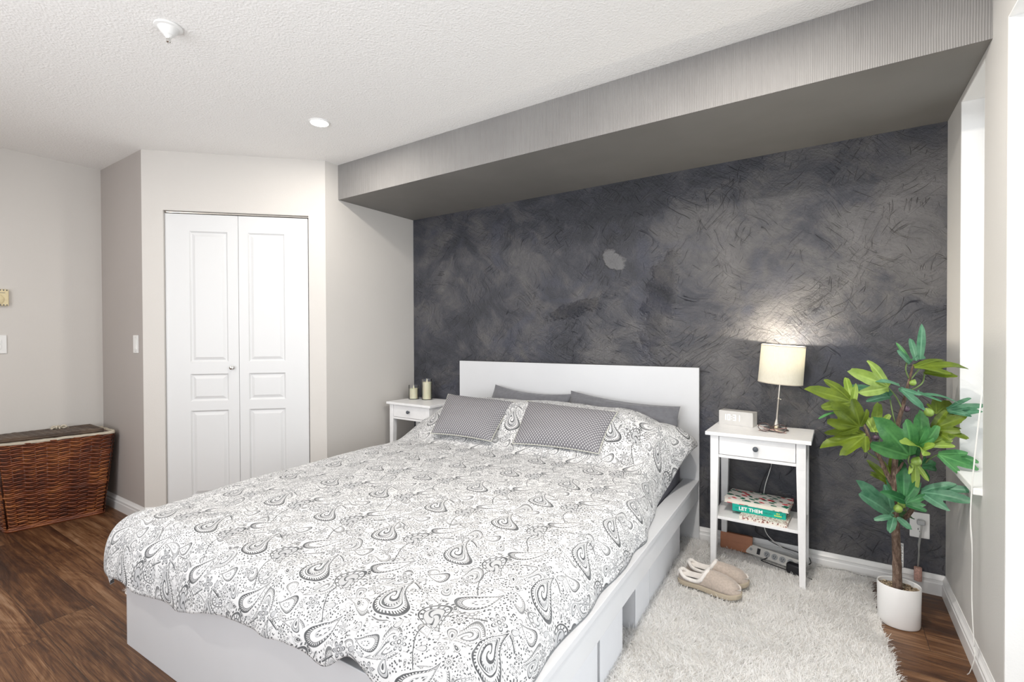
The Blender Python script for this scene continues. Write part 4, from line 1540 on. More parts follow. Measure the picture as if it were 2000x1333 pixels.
text_mesh('spine_title', 'LET THEM', 0.0235, M_LETW, o, (-0.088, -0.0764, 0.0095), bold=0.0007)
text_mesh('spine_word', 'THE', 0.0085, M_LETD, o, (-0.105, -0.0764, 0.015))
text_mesh('spine_word', 'THEORY', 0.0115, M_LETD, o, (0.018, -0.0764, 0.012))
text_mesh('spine_author', 'Mel', 0.0095, M_LETY, o, (0.078, -0.0764, 0.0195), bold=0.0003)
text_mesh('spine_author', 'Robbins', 0.0095, M_LETY, o, (0.069, -0.0764, 0.0095), bold=0.0003)
mb = MB().lathe([(0.0, 0.0), (0.0028, 0.0), (0.0028, 0.0006), (0.0, 0.0006)], 12)
lg = mb.build('publisher_mark', M_LETD, o); lg.rotation_euler = (PI / 2, 0, 0); lg.location = (0.104, -0.0762, 0.018)
tz += 0.0362
o, mb, c, ov = book('book', 0.050, -0.170, tz, 0.288, 0.176, 0.024, -0.06, M_COVER, 'large book with red and green leaf print cover, top of the stack')
mb.box(-0.144, 0.144, 0.0855, 0.088, c, 0.024 - c)
mb.build('cover', M_COVER, o, bevel=0.0006)
MB().box(-0.141, 0.141, -0.085, 0.0853, c + 0.0001, 0.024 - c - 0.0001).build('pages', M_PAGES, o)

# ------------------------------------------------------------------ floor clutter at the wall
ps = empty('power_strip', (0.128, -0.105, 0.022), math.radians(-21))
tag(ps, 'white power strip with grey round sockets and rocker switch on the rug', 'power strip')
ps.rotation_euler = (math.radians(-24), 0, math.radians(-19))
MB().box(-0.155, 0.126, -0.018, 0.018, 0, 0.050).build('strip_body', M_PLASTIC2, ps, bevel=0.004, bseg=3)
for k, x in enumerate((-0.048, -0.010, 0.028, 0.066, 0.104)):
    so = MB().lathe([(0.0, 0.0), (0.0148, 0.0), (0.0148, 0.0015), (0.0, 0.0015)], 24).build('socket', M_SLOT, ps)
    so.rotation_euler = (PI / 2, 0, 0); so.location = (x, -0.0182, 0.025)
    MB().box(-0.006, -0.0035, -0.0002, 0.0002, -0.002, 0.005).box(0.0035, 0.006, -0.0002, 0.0002, -0.002, 0.005).box(-0.002, 0.002, -0.0002, 0.0002, -0.009, -0.005).build('slot', M_BLACK, so).location = (0, 0.0018, 0)
for sl in [o_ for o_ in bpy.data.objects if o_.name.startswith('slot') and o_.parent and o_.parent.name.startswith('socket')]:
    sl.rotation_euler = (-PI / 2, 0, 0); sl.location = (0, 0, 0.0018)
MB().box(-0.098, -0.082, -0.0205, -0.018, 0.010, 0.040).build('rocker_switch', M_BLACK, ps, bevel=0.001)
ind = MB().lathe([(0.0, 0.0), (0.007, 0.0), (0.007, 0.002), (0.0, 0.002)], 20).build('reset_button', M_SLOT, ps)
ind.rotation_euler = (PI / 2, 0, 0); ind.location = (-0.130, -0.018, 0.025)

ad = empty('power_adapter', (0.210, -0.182, 0.020), math.radians(-20))
tag(ad, 'black power adapter lying against the power strip behind the table leg', 'adapter')
MB().box(-0.036, 0.040, -0.020, 0.020, 0, 0.052).build('adapter_body', M_BLACK, ad, bevel=0.012, bseg=4, smooth=True)
MB().tube(spline([(0.036, -0.005, 0.012), (0.058, -0.006, 0.008), (0.078, -0.004, 0.006)]), [0.005] * 8 + [0.0035] * 9, 8).build('strain_relief', M_BLACK, ad, smooth=True)
mb = MB().tube(spline([(0.182, -0.192, 0.035), (0.10, -0.165, 0.036), (0.065, -0.150, 0.036), (0.062, -0.138, 0.036), (0.085, -0.120, 0.045)]), 0.0023, 8)
ac = mb.build('adapter_cable', M_BLACK, smooth=True)
tag(ac, 'short black cable bent in a hook on the rug in front of the power strip', 'cable')
mb = MB().tube(spline([(0.300, -0.060, 0.034), (0.345, -0.060, 0.036), (0.385, -0.045, 0.034), (0.420, -0.040, 0.036), (0.470, -0.055, 0.033), (0.520, -0.050, 0.034), (0.575, -0.040, 0.02)]), 0.0022, 8)
gc = mb.build('floor_cable', M_GREYCORD, smooth=True)
tag(gc, 'thin grey cable lying on the rug along the back baseboard', 'cable')

wl = empty('leather_case', (-0.072, -0.055, 0.022), math.radians(3))
tag(wl, 'tan leather case standing on the rug behind the nightstand leg', 'case')
wl.rotation_euler = (math.radians(-8), math.radians(1.5), math.radians(3))
MB().box(-0.078, 0.078, -0.016, 0.016, 0, 0.088).build('case_body', M_CARDB, wl, bevel=0.006, bseg=3)
MB().box(-0.0785, 0.0785, -0.0185, -0.0165, 0.046, 0.0875).build('case_flap', M_CARDB, wl, bevel=0.0008)

# ------------------------------------------------------------------ slippers


def slipper(loc, rz, mirror, label):
    o = empty('slipper', loc, rz)
    tag(o, label, 'slipper', 'pair of beige slippers')
    L, n, m_ = 0.272, 40, 29

    def half(s):  # half width along the length
        w = 0.034 + 0.020 * sst(0.25, 0.72, s)
        e = max(0.0, 1 - max(0, (0.16 - s) / 0.16) ** 2.2) ** 0.5 if s < 0.16 else 1
        e2 = max(0.0, 1 - max(0, (s - 0.70) / 0.30) ** 2.7) ** 0.5 if s > 0.70 else 1
        return max(0.0008, w * min(e, 1) * e2)

    def mid(s): return mirror * 0.008 * math.sin(s * PI) - mirror * 0.006 * s
    ss = [0.5 - 0.5 * math.cos(PI * k / (n - 1)) for k in range(n)]
    # sole
    mb = MB()
    layers = [(0.0, -0.003), (0.004, 0.0015), (0.020, 0.0035), (0.0235, 0.0015), (0.0245, -0.004)]
    ring_n = 2 * n
    for z, e in layers:
        for sgn in (-1, 1):
            for s in (ss if sgn == -1 else ss[::-1]):
                mb.v.append((s * L - L / 2 + (e if s > 0.5 else -e) * (abs(s - 0.5) * 2) ** 6, mid(s) + sgn * (half(s) + e), z + 0.006 * sst(0.8, 1, s)))
    for j in range(len(layers) - 1):
        for i in range(ring_n):
            k = (i + 1) % ring_n
            mb.f.append((j * ring_n + i, j * ring_n + k, (j + 1) * ring_n + k, (j + 1) * ring_n + i)); mb.mi.append(0)
    mb.f.append(tuple(range(ring_n))[::-1]); mb.mi.append(0)
    mb.f.append(tuple((len(layers) - 1) * ring_n + i for i in range(ring_n))); mb.mi.append(0)
    mb.build('sole', M_SOLE, o, smooth=True, autosmooth=0.7)

    # upper: arch profile per section; opening left out behind the instep
    def hgt(s):
        if s < 0.42: return 0.046 - 0.012 * sst(0.05, 0.30, s) + 0.020 * sst(0.28, 0.46, s)
        return 0.024 + 0.042 * (1 - max(0.0, (s - 0.42) / 0.62) ** 2.4) + 0.0 * s

    def opening(s):  # angular half-width (in t) of the opening
        if s < 0.03: return 0.05
        if s > 0.495: return 0.0
        return 0.415 * (1 - ((s - 0.245) / 0.25) ** 4) if abs(s - 0.245) < 0.25 else 0.0

    def pt(s, t, inset=0.0):
        a = PI * t
        w = max(0.0006, half(s) - 0.001 - inset)
        h = max(0.004, hgt(s) * (min(1, max(0.0, (1.0 - s) / 0.10) ** 0.5) if s > 0.9 else min(1, (s / 0.05) ** 0.5) if s < 0.05 else 1) - inset)
        x = s * L - L / 2
        return Vector((x, mid(s) - math.cos(a) * w * (1.0 if True else 0), 0.024 + max(0.0, math.sin(a)) ** 0.8 * h))
    mb = MB()
    ts_out, edge_l, edge_r = [], [], []
    for i, s in enumerate(ss):
        op = opening(s)
        row = []
        for k in range(m_):
            f = k / (m_ - 1)
            # squeeze both sides towards the rim, a narrow slit stays where op > 0
            if f < 0.5: t = f * 2 * (0.5 - op)
            elif f > 0.5: t = 1 - (1 - f) * 2 * (0.5 - op)
            else: t = 0.5 - op
            row.append(pt(s, t))
        mb.v += [tuple(p) for p in row]
        edge_l.append(pt(s, 0.5 - op)); edge_r.append(pt(s, 0.5 + op))
        ts_out.append(op)
    for i in range(n - 1):
        for k in range(m_ - 1):
            if k == (m_ - 1) // 2 and (ts_out[i] > 0.06 or ts_out[i + 1] > 0.06): continue
            mb.f.append((i * m_ + k, i * m_ + k + 1, (i + 1) * m_ + k + 1, (i + 1) * m_ + k)); mb.mi.append(0)
    up_ = mb.build('upper', M_SUEDE, o, smooth=True)
    sd = up_.modifiers.new('thickness', 'SOLIDIFY'); sd.thickness = 0.004; sd.offset = -1
    # fleece rim around the opening and fleece insole
    ks = [i for i in range(n) if ts_out[i] > 0.02]
    loop = [edge_l[i] for i in ks] + [edge_r[i] for i in ks[::-1]]
    loop = [p + Vector((0, 0, -0.001)) for p in loop]
    MB().tube(loop, 0.0085, 10, closed=True).build('fleece_rim', M_FLEECE, o, smooth=True)
    mb = MB()
    for s in ss:
        for sgn in (-1, -0.5, 0, 0.5, 1):
            zz = 0.036 + 0.012 * sgn * sgn
            mb.v.append((s * L - L / 2, mid(s) + sgn * max(0.0004, half(s) - 0.006), zz))
    for i in range(n - 1):
        for k in range(4):
            mb.f.append((i * 5 + k, i * 5 + k + 1, (i + 1) * 5 + k + 1, (i + 1) * 5 + k)); mb.mi.append(0)
    io = mb.build('insole', M_FLEECE, o, smooth=True)
    return o


slipper((-0.106, -0.572, 0.026), math.radians(-2.0), 1, 'beige slipper with fleecy lining, the front one nearer the camera')
slipper((-0.094, -0.455, 0.026), math.radians(-1.5), -1, 'beige slipper with fleecy lining, behind its mate under the nightstand side')


# ------------------------------------------------------------------ shaggy rugs
def rug(name, corners, label, n_strand, seed, keepouts=(), hl=(0.024, 0.050), th=0.010):
    """corners: 4 floor points counter-clockwise"""
    rng = np.random.default_rng(seed)
    C4 = np.array(corners, float)
    o = empty(name, (float(C4[:, 0].mean()), float(C4[:, 1].mean()), 0))
    tag(o, label, 'rug')
    c0 = C4.mean(0)
    L = C4 - c0
    MB().hexa([(*p, 0.0005) for p in L], [(*p, th) for p in L]).build('rug_backing', M_RUGB, o)
    a = rng.random(n_strand); b = rng.random(n_strand)
    P = ((1 - a) * (1 - b))[:, None] * L[0] + (a * (1 - b))[:, None] * L[1] + (a * b)[:, None] * L[2] + ((1 - a) * b)[:, None] * L[3]
    # tufts lean in smoothly varying directions plus a random part
    fx = np.sin(P[:, 0] * 9 + 1.3 * np.sin(P[:, 1] * 7 + seed)) + 0.7 * np.sin(P[:, 1] * 17 + P[:, 0] * 5)
    ang = fx * 1.5 + rng.normal(0, 1.25, n_strand)
    cl = 0.5 + 0.5 * np.sin(P[:, 0] * 31 + 2 * np.sin(P[:, 1] * 23)) * np.sin(P[:, 1] * 29 + 2 * np.sin(P[:, 0] * 19))
    ln = hl[0] + (hl[1] - hl[0]) * (0.55 * rng.random(n_strand) + 0.45 * cl)
    lean = 0.30 + 0.80 * rng.random(n_strand)
    W = P + c0
    for (x0, x1, y0, y1, f) in keepouts:
        inside = (W[:, 0] > x0) & (W[:, 0] < x1) & (W[:, 1] > y0) & (W[:, 1] < y1)
        ln = np.where(inside, ln * f, ln)
    # strands stay off the baseboard and wall
    dx, dy = np.cos(ang), np.sin(ang)
    dy = np.where((W[:, 1] > -0.07) & (dy > 0), -dy * 0.4, dy)
    wd = 0.0024 + 0.0014 * rng.random(n_strand)
    lv = 4
    V = np.zeros((n_strand, lv, 2, 3), np.float32)
    tw = rng.random(n_strand) * PI
    curl = rng.normal(0, 0.5, n_strand)
    for k in range(lv):
        s = k / (lv - 1)
        out = ln * lean * s ** 1.5 * 0.9
        hz = th - 0.002 + ln * (s - 0.38 * lean * s * s)
        ax = np.cos(ang + curl * s); ay = np.where(dy * np.sin(ang) < 0, -0.3, 1) * np.sin(ang + curl * s)
        cx = P[:, 0] + ax * out; cy = P[:, 1] + ay * out
        w = wd * (1 - 0.55 * s)
        for j, sg in enumerate((-1, 1)):
            V[:, k, j, 0] = cx + sg * w * 0.5 * np.cos(tw + s)
            V[:, k, j, 1] = cy + sg * w * 0.5 * np.sin(tw + s)
            V[:, k, j, 2] = hz
    V = V.reshape(-1, 3)
    base = (np.arange(n_strand) * lv * 2)[:, None]
    F = []
    for k in range(lv - 1):
        q = np.array([[2 * k, 2 * k + 1, 2 * k + 3, 2 * k + 2]])
        F.append((base + q))
    F = np.stack(F, 1).reshape(-1, 4).astype(np.int32)
    me = bpy.data.meshes.new('pile')
    me.vertices.add(len(V)); me.vertices.foreach_set('co', V.ravel())
    me.loops.add(F.size); me.loops.foreach_set('vertex_index', F.ravel())
    me.polygons.add(len(F)); me.polygons.foreach_set('loop_start', np.arange(len(F), dtype=np.int32) * 4)
    me.polygons.foreach_set('use_smooth', np.ones(len(F), dtype=bool))
    me.update(calc_edges=True)
    me.materials.append(M_PILE)
    po = bpy.data.objects.new('pile', me); COL.objects.link(po); po.parent = o
    po['kind'] = 'stuff'
    return o


rug('shaggy_rug', [(-0.42, -2.15), (0.615, -2.15), (0.505, -0.035), (-0.34, -0.035)], 'white shaggy rug on the wood floor right of the bed', 105000, 3,
    keepouts=((-0.24, 0.05, -0.63, -0.40, 0.45), (-0.03, 0.30, -0.22, -0.05, 0.6), (-0.16, 0.02, -0.09, -0.02, 0.6), (-0.8, -0.305, -2.2, -0.2, 0.35), (0.49, 0.62, -0.56, -0.34, 0.45)))
rug('bedside_rug', [(-2.36, -2.02), (-1.99, -2.00), (-1.99, -1.1), (-2.36, -1.1)], 'strip of cream shaggy rug peeking out under the left corner of the duvet', 9000, 5)


# ------------------------------------------------------------------ wicker hamper
def hamper():
    bz = [Vector((-3.735, -1.690, 0)), Vector((-3.800, -2.135, 0)), Vector((-3.968, -2.140, 0)), Vector((-3.950, -1.690, 0))]
    tz = [Vector((-3.690, -1.640, 0)), Vector((-3.775, -2.185, 0)), Vector((-3.985, -2.190, 0)), Vector((-3.975, -1.635, 0))]
    H = 0.545
    cen = sum(bz, Vector()) / 4
    o = empty('laundry_hamper', cen)
    tag(o, 'red-brown wicker laundry hamper with linen liner in the left corner', 'hamper')

    def corner(i, t): return bz[i].lerp(tz[i], t) - cen

    def per(t, step):
        cs = [corner(i, t) for i in range(4)]
        pts = []
        lens_ = []
        acc_ = 0
        for i in range(4):
            a, b = cs[i], cs[(i + 1) % 4]
            L = (b - a).length
            k = max(2, int(L / step))
            d = (b - a).normalized(); nn = Vector((d.y, -d.x, 0))
            if nn.dot((a + b) / 2) < 0: nn = -nn
            r = 0.02
            for q in range(k):
                s = q / k * L
                e = min(s, L - s)
                rin = 0 if e > r else (r - e) * 0.42
                pts.append((a + d * s - nn * rin, nn, acc_ + s, i, s, L))
            acc_ += L
        return pts
    mb = MB()
    rows = 44
    for j in range(rows):
        t = (j + 0.5) / rows
        z = t * H
        pts = []
        band = j in (17, 33)
        for p, nn, s, i, sl, L in per(t, 0.0125):
            nst = 10 if L > 0.35 else 5
            ph = sl / L * nst * PI
            w = 0.0085 * math.sin(ph + (j % 2) * PI)
            zz = z + 0.0035 * math.sin(ph * 1.0 + 0.5) + 0.003 * noise.noise(Vector((s * 5, j * 0.35, 0)))
            pts.append(p + nn * (w if not band else 0.005) + Vector((0, 0, zz)))
        rr = 0.0056 * (1.15 if band else 0.85 + 0.3 * rnd.random())
        mb.tube(pts, rr, 6, closed=True)
    body = mb.build('woven_body', M_WICK, o, smooth=True)
    mb = MB()
    for i in range(4):
        nst = 10 if (corner(i, 1) - corner((i + 1) % 4, 1)).length > 0.35 else 5
        for k in range(nst + 1):
            a = corner(i, 0).lerp(corner((i + 1) % 4, 0), (k + 0.0) / nst); b = corner(i, 1).lerp(corner((i + 1) % 4, 1), k / nst)
            mb.tube([a * 0.985 + Vector((0, 0, 0.002)), b * 0.985 + Vector((0, 0, H))], 0.0055, 6)
    mb.build('wicker_stake', M_WICKS, o, smooth=True)
    mb = MB()
    for z, r in ((0.008, 0.0095), (0.020, 0.0075)):
        mb.tube([p + nn * 0.003 + Vector((0, 0, z)) for p, nn, *_ in per(z / H, 0.02)], r, 8, closed=True)
    mb.build('bottom_braid', M_WICK, o, smooth=True)
    mb = MB()
    a = [corner(i, 0) * 0.955 + Vector((0, 0, 0.012)) for i in range(4)]
    b = [corner(i, 1) * 0.965 + Vector((0, 0, H)) for i in range(4)]
    mb.hexa(a[::-1], b[::-1])
    mb.build('dark_inner_box', M_WICKS, o)  # dark box put in behind the weave so its gaps look shaded
    # linen folded over the rim
    mb = MB()
    prof = []
    ring = per(1.0, 0.012)
    n = len(ring)
    for off, dz in ((-0.010, -0.004), (-0.004, 0.009), (0.006, 0.010), (0.0105, 0.003), (0.0105, -0.008), (0.0085, -0.009)):
        for q, (p, nn, s, i, sl, L) in enumerate(ring):
            wv = 0.004 * noise.noise(Vector((s * 22, 0, 1))) + 0.003 * noise.noise(Vector((s * 60, 0, 5)))
            lift = 0.010 * noise.noise(Vector((s * 4, 3, 0))) if dz < 0 else 0
            mb.v.append(tuple(p + nn * (off + wv) + Vector((0, 0, H + dz + wv + lift))))
    for j in range(5):
        for q in range(n):
            k = (q + 1) % n
            mb.f.append((j * n + q, j * n + k, (j + 1) * n + k, (j + 1) * n + q)); mb.mi.append(0)
    ln_ = mb.build('linen_liner', M_LINEN, o, smooth=True)
    # knotted bow of the liner at the back of the rim
    mb = MB()
    kx = Vector((-3.955, -1.86, 0)) - cen + Vector((0, 0, H + 0.030))
    for k in range(9):
        a = k * 0.75
        e = Vector((math.cos(a) * 0.02, math.sin(a) * 0.045, 0.012 * math.sin(a * 2.3)))
        mb.tube(spline([kx, kx + e * 0.7 + Vector((0, 0, 0.012)), kx + e * 1.2 + Vector((0, 0, -0.004)), kx + e * 0.5 + Vector((0, 0, -0.008))], 6), 0.0048, 8)
    mb.build('liner_knot', M_LINEN, o, smooth=True)
    # woven lid lying a little askew on the rim
    lid = MB()
    cs = [Vector((-3.690, -1.700, 0)) - cen, Vector((-3.765, -2.200, 0)) - cen, Vector((-3.985, -2.205, 0)) - cen, Vector((-3.972, -1.690, 0)) - cen]
    nr = 22
    for j in range(nr):
        s = (j + 0.5) / nr
        a = cs[0].lerp(cs[3], s); b = cs[1].lerp(cs[2], s)
        pts = []
        for k in range(60):
            t = k / 59
            p = a.lerp(b, t)
            zz = H + 0.024 + 0.004 * math.sin(t * 26 * PI / 2 + (j % 2) * PI) + 0.004 * t
            pts.append(p + Vector((0, 0, zz)))
        lid.tube(pts, 0.0066, 6)
    rim = []
    for i in range(4):
        for k in range(16): rim.append(cs[i].lerp(cs[(i + 1) % 4], k / 16) + Vector((0, 0, H + 0.019)))
    lid.tube(rim, 0.008, 8, closed=True)
    rim2 = [p + Vector((0, 0, 0.009)) for p in rim]
    lid.tube(rim2, 0.006, 8, closed=True)
    lid.hexa([c * 0.97 + Vector((0, 0, H + 0.0155)) for c in cs[::-1]], [c * 0.97 + Vector((0, 0, H + 0.022)) for c in cs[::-1]])
    lid.build('woven_lid', M_LIDW, o, smooth=True, autosmooth=1.0)
    return o


hamper()


# ------------------------------------------------------------------ potted fig tree
LEAVES = [
 (0.657,-0.339,1.081, 0.659,-0.372,1.215, 3.4,1,'t',0.10),
 (0.644,-0.347,1.076, 0.627,-0.321,1.174, 3.0,1,'t',0.10),
 (0.624,-0.361,1.070, 0.582,-0.363,1.153, 4.5,1,'g',0.30),
 (0.622,-0.362,1.066, 0.593,-0.429,1.109, 2.8,1,'t',0.20),
 (0.634,-0.384,1.051, 0.788,-0.390,1.084, 2.2,3,'y',0.72),
 (0.665,-0.310,1.040, 0.746,-0.208,1.094, 3.0,1,'y',0.80),
 (0.670,-0.349,1.030, 0.760,-0.385,1.026, 2.2,2,'y',0.45),
 (0.646,-0.366,0.943, 0.773,-0.378,0.946, 3.4,2,'t',0.85),
 (0.549,-0.411,0.969, 0.434,-0.546,1.042, 2.3,3,'b',0.35),
 (0.548,-0.388,0.977, 0.498,-0.396,1.052, 2.2,1,'b',0.30),
 (0.556,-0.383,0.927, 0.415,-0.464,0.991, 2.8,2,'t',0.55),
 (0.587,-0.410,0.975, 0.517,-0.468,1.013, 2.6,1,'t',0.60),
 (0.585,-0.411,0.965, 0.663,-0.444,0.897, 2.4,2,'t',0.50),
 (0.426,-0.493,0.897, 0.406,-0.445,1.019, 3.0,1,'b',0.20),
 (0.428,-0.492,0.894, 0.439,-0.507,0.982, 2.4,1,'b',0.20),
 (0.426,-0.493,0.909, 0.285,-0.585,0.974, 2.1,3,'y',0.45),
 (0.452,-0.477,0.809, 0.377,-0.585,0.898, 1.6,5,'y',0.20),
 (0.385,-0.521,0.868, 0.307,-0.536,0.851, 3.5,1,'g',0.70),
 (0.504,-0.419,0.782, 0.522,-0.370,0.908, 2.4,2,'b',0.15),
 (0.508,-0.417,0.784, 0.551,-0.435,0.860, 2.2,1,'b',0.20),
 (0.472,-0.464,0.772, 0.322,-0.539,0.747, 2.0,5,'y',0.60),
 (0.616,-0.418,0.702, 0.522,-0.550,0.844, 1.7,3,'g',0.15),
 (0.661,-0.376,0.732, 0.654,-0.391,0.873, 1.7,3,'g',0.05),
 (0.641,-0.413,0.741, 0.660,-0.459,0.819, 1.8,3,'g',0.20),
 (0.716,-0.278,0.855, 0.775,-0.215,0.917, 1.6,5,'y',0.25),
 (0.742,-0.327,0.880, 0.826,-0.391,0.928, 2.6,3,'t',0.45),
 (0.753,-0.308,0.870, 0.814,-0.411,0.900, 2.2,1,'t',0.35),
 (0.696,-0.334,0.799, 0.781,-0.385,0.871, 1.9,3,'y',0.40),
 (0.701,-0.331,0.799, 0.785,-0.395,0.806, 2.2,3,'y',0.50),
 (0.678,-0.371,0.741, 0.769,-0.370,0.808, 2.4,3,'b',0.40),
 (0.680,-0.351,0.730, 0.743,-0.381,0.769, 2.2,1,'b',0.35),
 (0.658,-0.402,0.727, 0.598,-0.524,0.790, 1.8,3,'b',0.55),
 (0.655,-0.404,0.725, 0.673,-0.475,0.765, 1.6,1,'b',0.40),
 (0.710,-0.362,0.707, 0.829,-0.380,0.675, 2.1,3,'g',0.30),
 (0.719,-0.344,0.708, 0.830,-0.367,0.704, 2.6,1,'g',0.30),
 (0.653,-0.402,0.557, 0.770,-0.492,0.587, 2.1,3,'t',0.30),
 (0.668,-0.380,0.562, 0.773,-0.465,0.620, 2.8,1,'t',0.35),
 (0.653,-0.370,0.652, 0.715,-0.329,0.676, 1.7,3,'d',0.20),
 (0.656,-0.368,0.647, 0.677,-0.403,0.612, 1.6,1,'d',0.20),
 (0.676,-0.307,0.653, 0.731,-0.259,0.625, 1.8,1,'d',0.30),
 (0.638,-0.392,0.669, 0.634,-0.432,0.562, 2.8,2,'b',0.15),
 (0.631,-0.397,0.675, 0.615,-0.432,0.634, 2.4,1,'b',0.20),
 (0.557,-0.351,0.578, 0.490,-0.370,0.649, 2.4,2,'y',0.20),
 (0.557,-0.351,0.565, 0.502,-0.374,0.605, 2.4,1,'y',0.20),
 (0.567,-0.332,0.575, 0.572,-0.304,0.677, 2.6,1,'y',0.10),
 (0.555,-0.352,0.556, 0.540,-0.325,0.651, 2.4,1,'y',0.10),
 (0.600,-0.419,0.515, 0.598,-0.407,0.652, 1.7,3,'d',0.05),
 (0.607,-0.414,0.515, 0.547,-0.513,0.567, 2.0,1,'d',0.20),
 (0.603,-0.429,0.511, 0.674,-0.429,0.560, 2.0,3,'d',0.35),
 (0.603,-0.429,0.507, 0.658,-0.465,0.510, 1.7,1,'d',0.30),
 (0.615,-0.373,0.515, 0.618,-0.334,0.579, 1.6,1,'d',0.10),
 (0.560,-0.422,0.463, 0.458,-0.488,0.586, 2.2,2,'t',0.15),
 (0.556,-0.424,0.459, 0.474,-0.538,0.550, 2.1,1,'t',0.20),
 (0.565,-0.454,0.456, 0.548,-0.514,0.419, 1.5,1,'t',0.15),
 (0.575,-0.448,0.456, 0.618,-0.468,0.425, 1.5,1,'t',0.15),
 (0.558,-0.459,0.458, 0.506,-0.494,0.452, 1.7,1,'t',0.25),
 (0.580,-0.397,0.447, 0.653,-0.289,0.441, 2.0,1,'g',0.50),
 (0.648,-0.325,0.733, 0.685,-0.266,0.647, 1.8,2,'d',0.20),
 (0.577,-0.348,0.682, 0.586,-0.319,0.592, 2.0,2,'d',0.20),
]
FIGS = [
 (0.631,-0.369,0.988,0.0125,'g'),
 (0.680,-0.374,0.873,0.0166,'g'),
 (0.635,-0.442,0.685,0.0177,'g'),
 (0.578,-0.458,0.494,0.0156,'g'),
 (0.592,-0.424,0.503,0.0146,'g'),
 (0.612,-0.371,0.881,0.0125,'p'),
 (0.718,-0.325,0.855,0.0104,'p'),
 (0.475,-0.463,0.730,0.0166,'o'),
 (0.508,-0.417,0.761,0.0125,'p'),
 (0.632,-0.385,0.574,0.0125,'p'),
]
BRANCHES = {
 'trunk': [(0.582,-0.399,0.152,0.0197), (0.579,-0.400,0.297,0.0177), (0.573,-0.401,0.443,0.0166), (0.569,-0.403,0.568,0.0146), (0.574,-0.387,0.669,0.0125), (0.580,-0.381,0.794,0.0100), (0.600,-0.379,0.900,0.0079), (0.619,-0.365,0.993,0.0058), (0.634,-0.354,1.062,0.0042)],
 'left': [(0.571,-0.401,0.557,0.0114), (0.540,-0.421,0.630,0.0100), (0.519,-0.434,0.686,0.0087), (0.489,-0.453,0.751,0.0075), (0.468,-0.466,0.813,0.0058), (0.433,-0.488,0.888,0.0042)],
 'right': [(0.580,-0.397,0.418,0.0114), (0.622,-0.369,0.457,0.0108), (0.641,-0.368,0.519,0.0087), (0.649,-0.373,0.615,0.0075), (0.663,-0.363,0.717,0.0062), (0.687,-0.334,0.787,0.0050), (0.711,-0.306,0.854,0.0037)],
 'mid': [(0.573,-0.400,0.620,0.0083), (0.587,-0.402,0.643,0.0062), (0.598,-0.406,0.670,0.0042)],
 's1': [(0.619,-0.365,0.993,0.0033), (0.653,-0.342,1.041,0.0027)],
 's2': [(0.619,-0.365,0.952,0.0033), (0.659,-0.363,0.985,0.0031), (0.672,-0.329,1.024,0.0027)],
 's3': [(0.619,-0.365,1.004,0.0031), (0.608,-0.371,1.041,0.0027), (0.613,-0.368,1.075,0.0025)],
 's4': [(0.596,-0.381,0.883,0.0033), (0.575,-0.394,0.931,0.0029), (0.549,-0.411,0.969,0.0025)],
 's5': [(0.468,-0.466,0.813,0.0033), (0.452,-0.477,0.809,0.0029)],
 's6': [(0.519,-0.435,0.672,0.0033), (0.472,-0.465,0.713,0.0031), (0.440,-0.485,0.745,0.0029), (0.472,-0.464,0.772,0.0025)],
 's7': [(0.513,-0.438,0.703,0.0031), (0.521,-0.420,0.742,0.0027), (0.508,-0.417,0.782,0.0027)],
 's8': [(0.580,-0.381,0.794,0.0033), (0.567,-0.401,0.848,0.0029), (0.557,-0.383,0.918,0.0025)],
 's9': [(0.643,-0.377,0.625,0.0033), (0.613,-0.432,0.674,0.0029), (0.616,-0.418,0.702,0.0025)],
 's10': [(0.649,-0.373,0.625,0.0033), (0.682,-0.339,0.674,0.0031), (0.718,-0.303,0.696,0.0027)],
 's11': [(0.641,-0.368,0.519,0.0033), (0.663,-0.341,0.546,0.0029)],
 's12': [(0.663,-0.363,0.717,0.0033), (0.658,-0.378,0.744,0.0027)],
 's13': [(0.711,-0.306,0.854,0.0031), (0.739,-0.263,0.865,0.0027), (0.758,-0.238,0.868,0.0025)],
 's14': [(0.687,-0.334,0.787,0.0029), (0.701,-0.313,0.796,0.0025)],
 's15': [(0.576,-0.399,0.464,0.0033), (0.560,-0.422,0.463,0.0027)],
 's16': [(0.573,-0.402,0.426,0.0033), (0.569,-0.452,0.456,0.0027)],
 's17': [(0.611,-0.376,0.463,0.0037), (0.601,-0.430,0.511,0.0027)],
 's18': [(0.619,-0.365,0.952,0.0033), (0.645,-0.348,0.941,0.0025)],
}


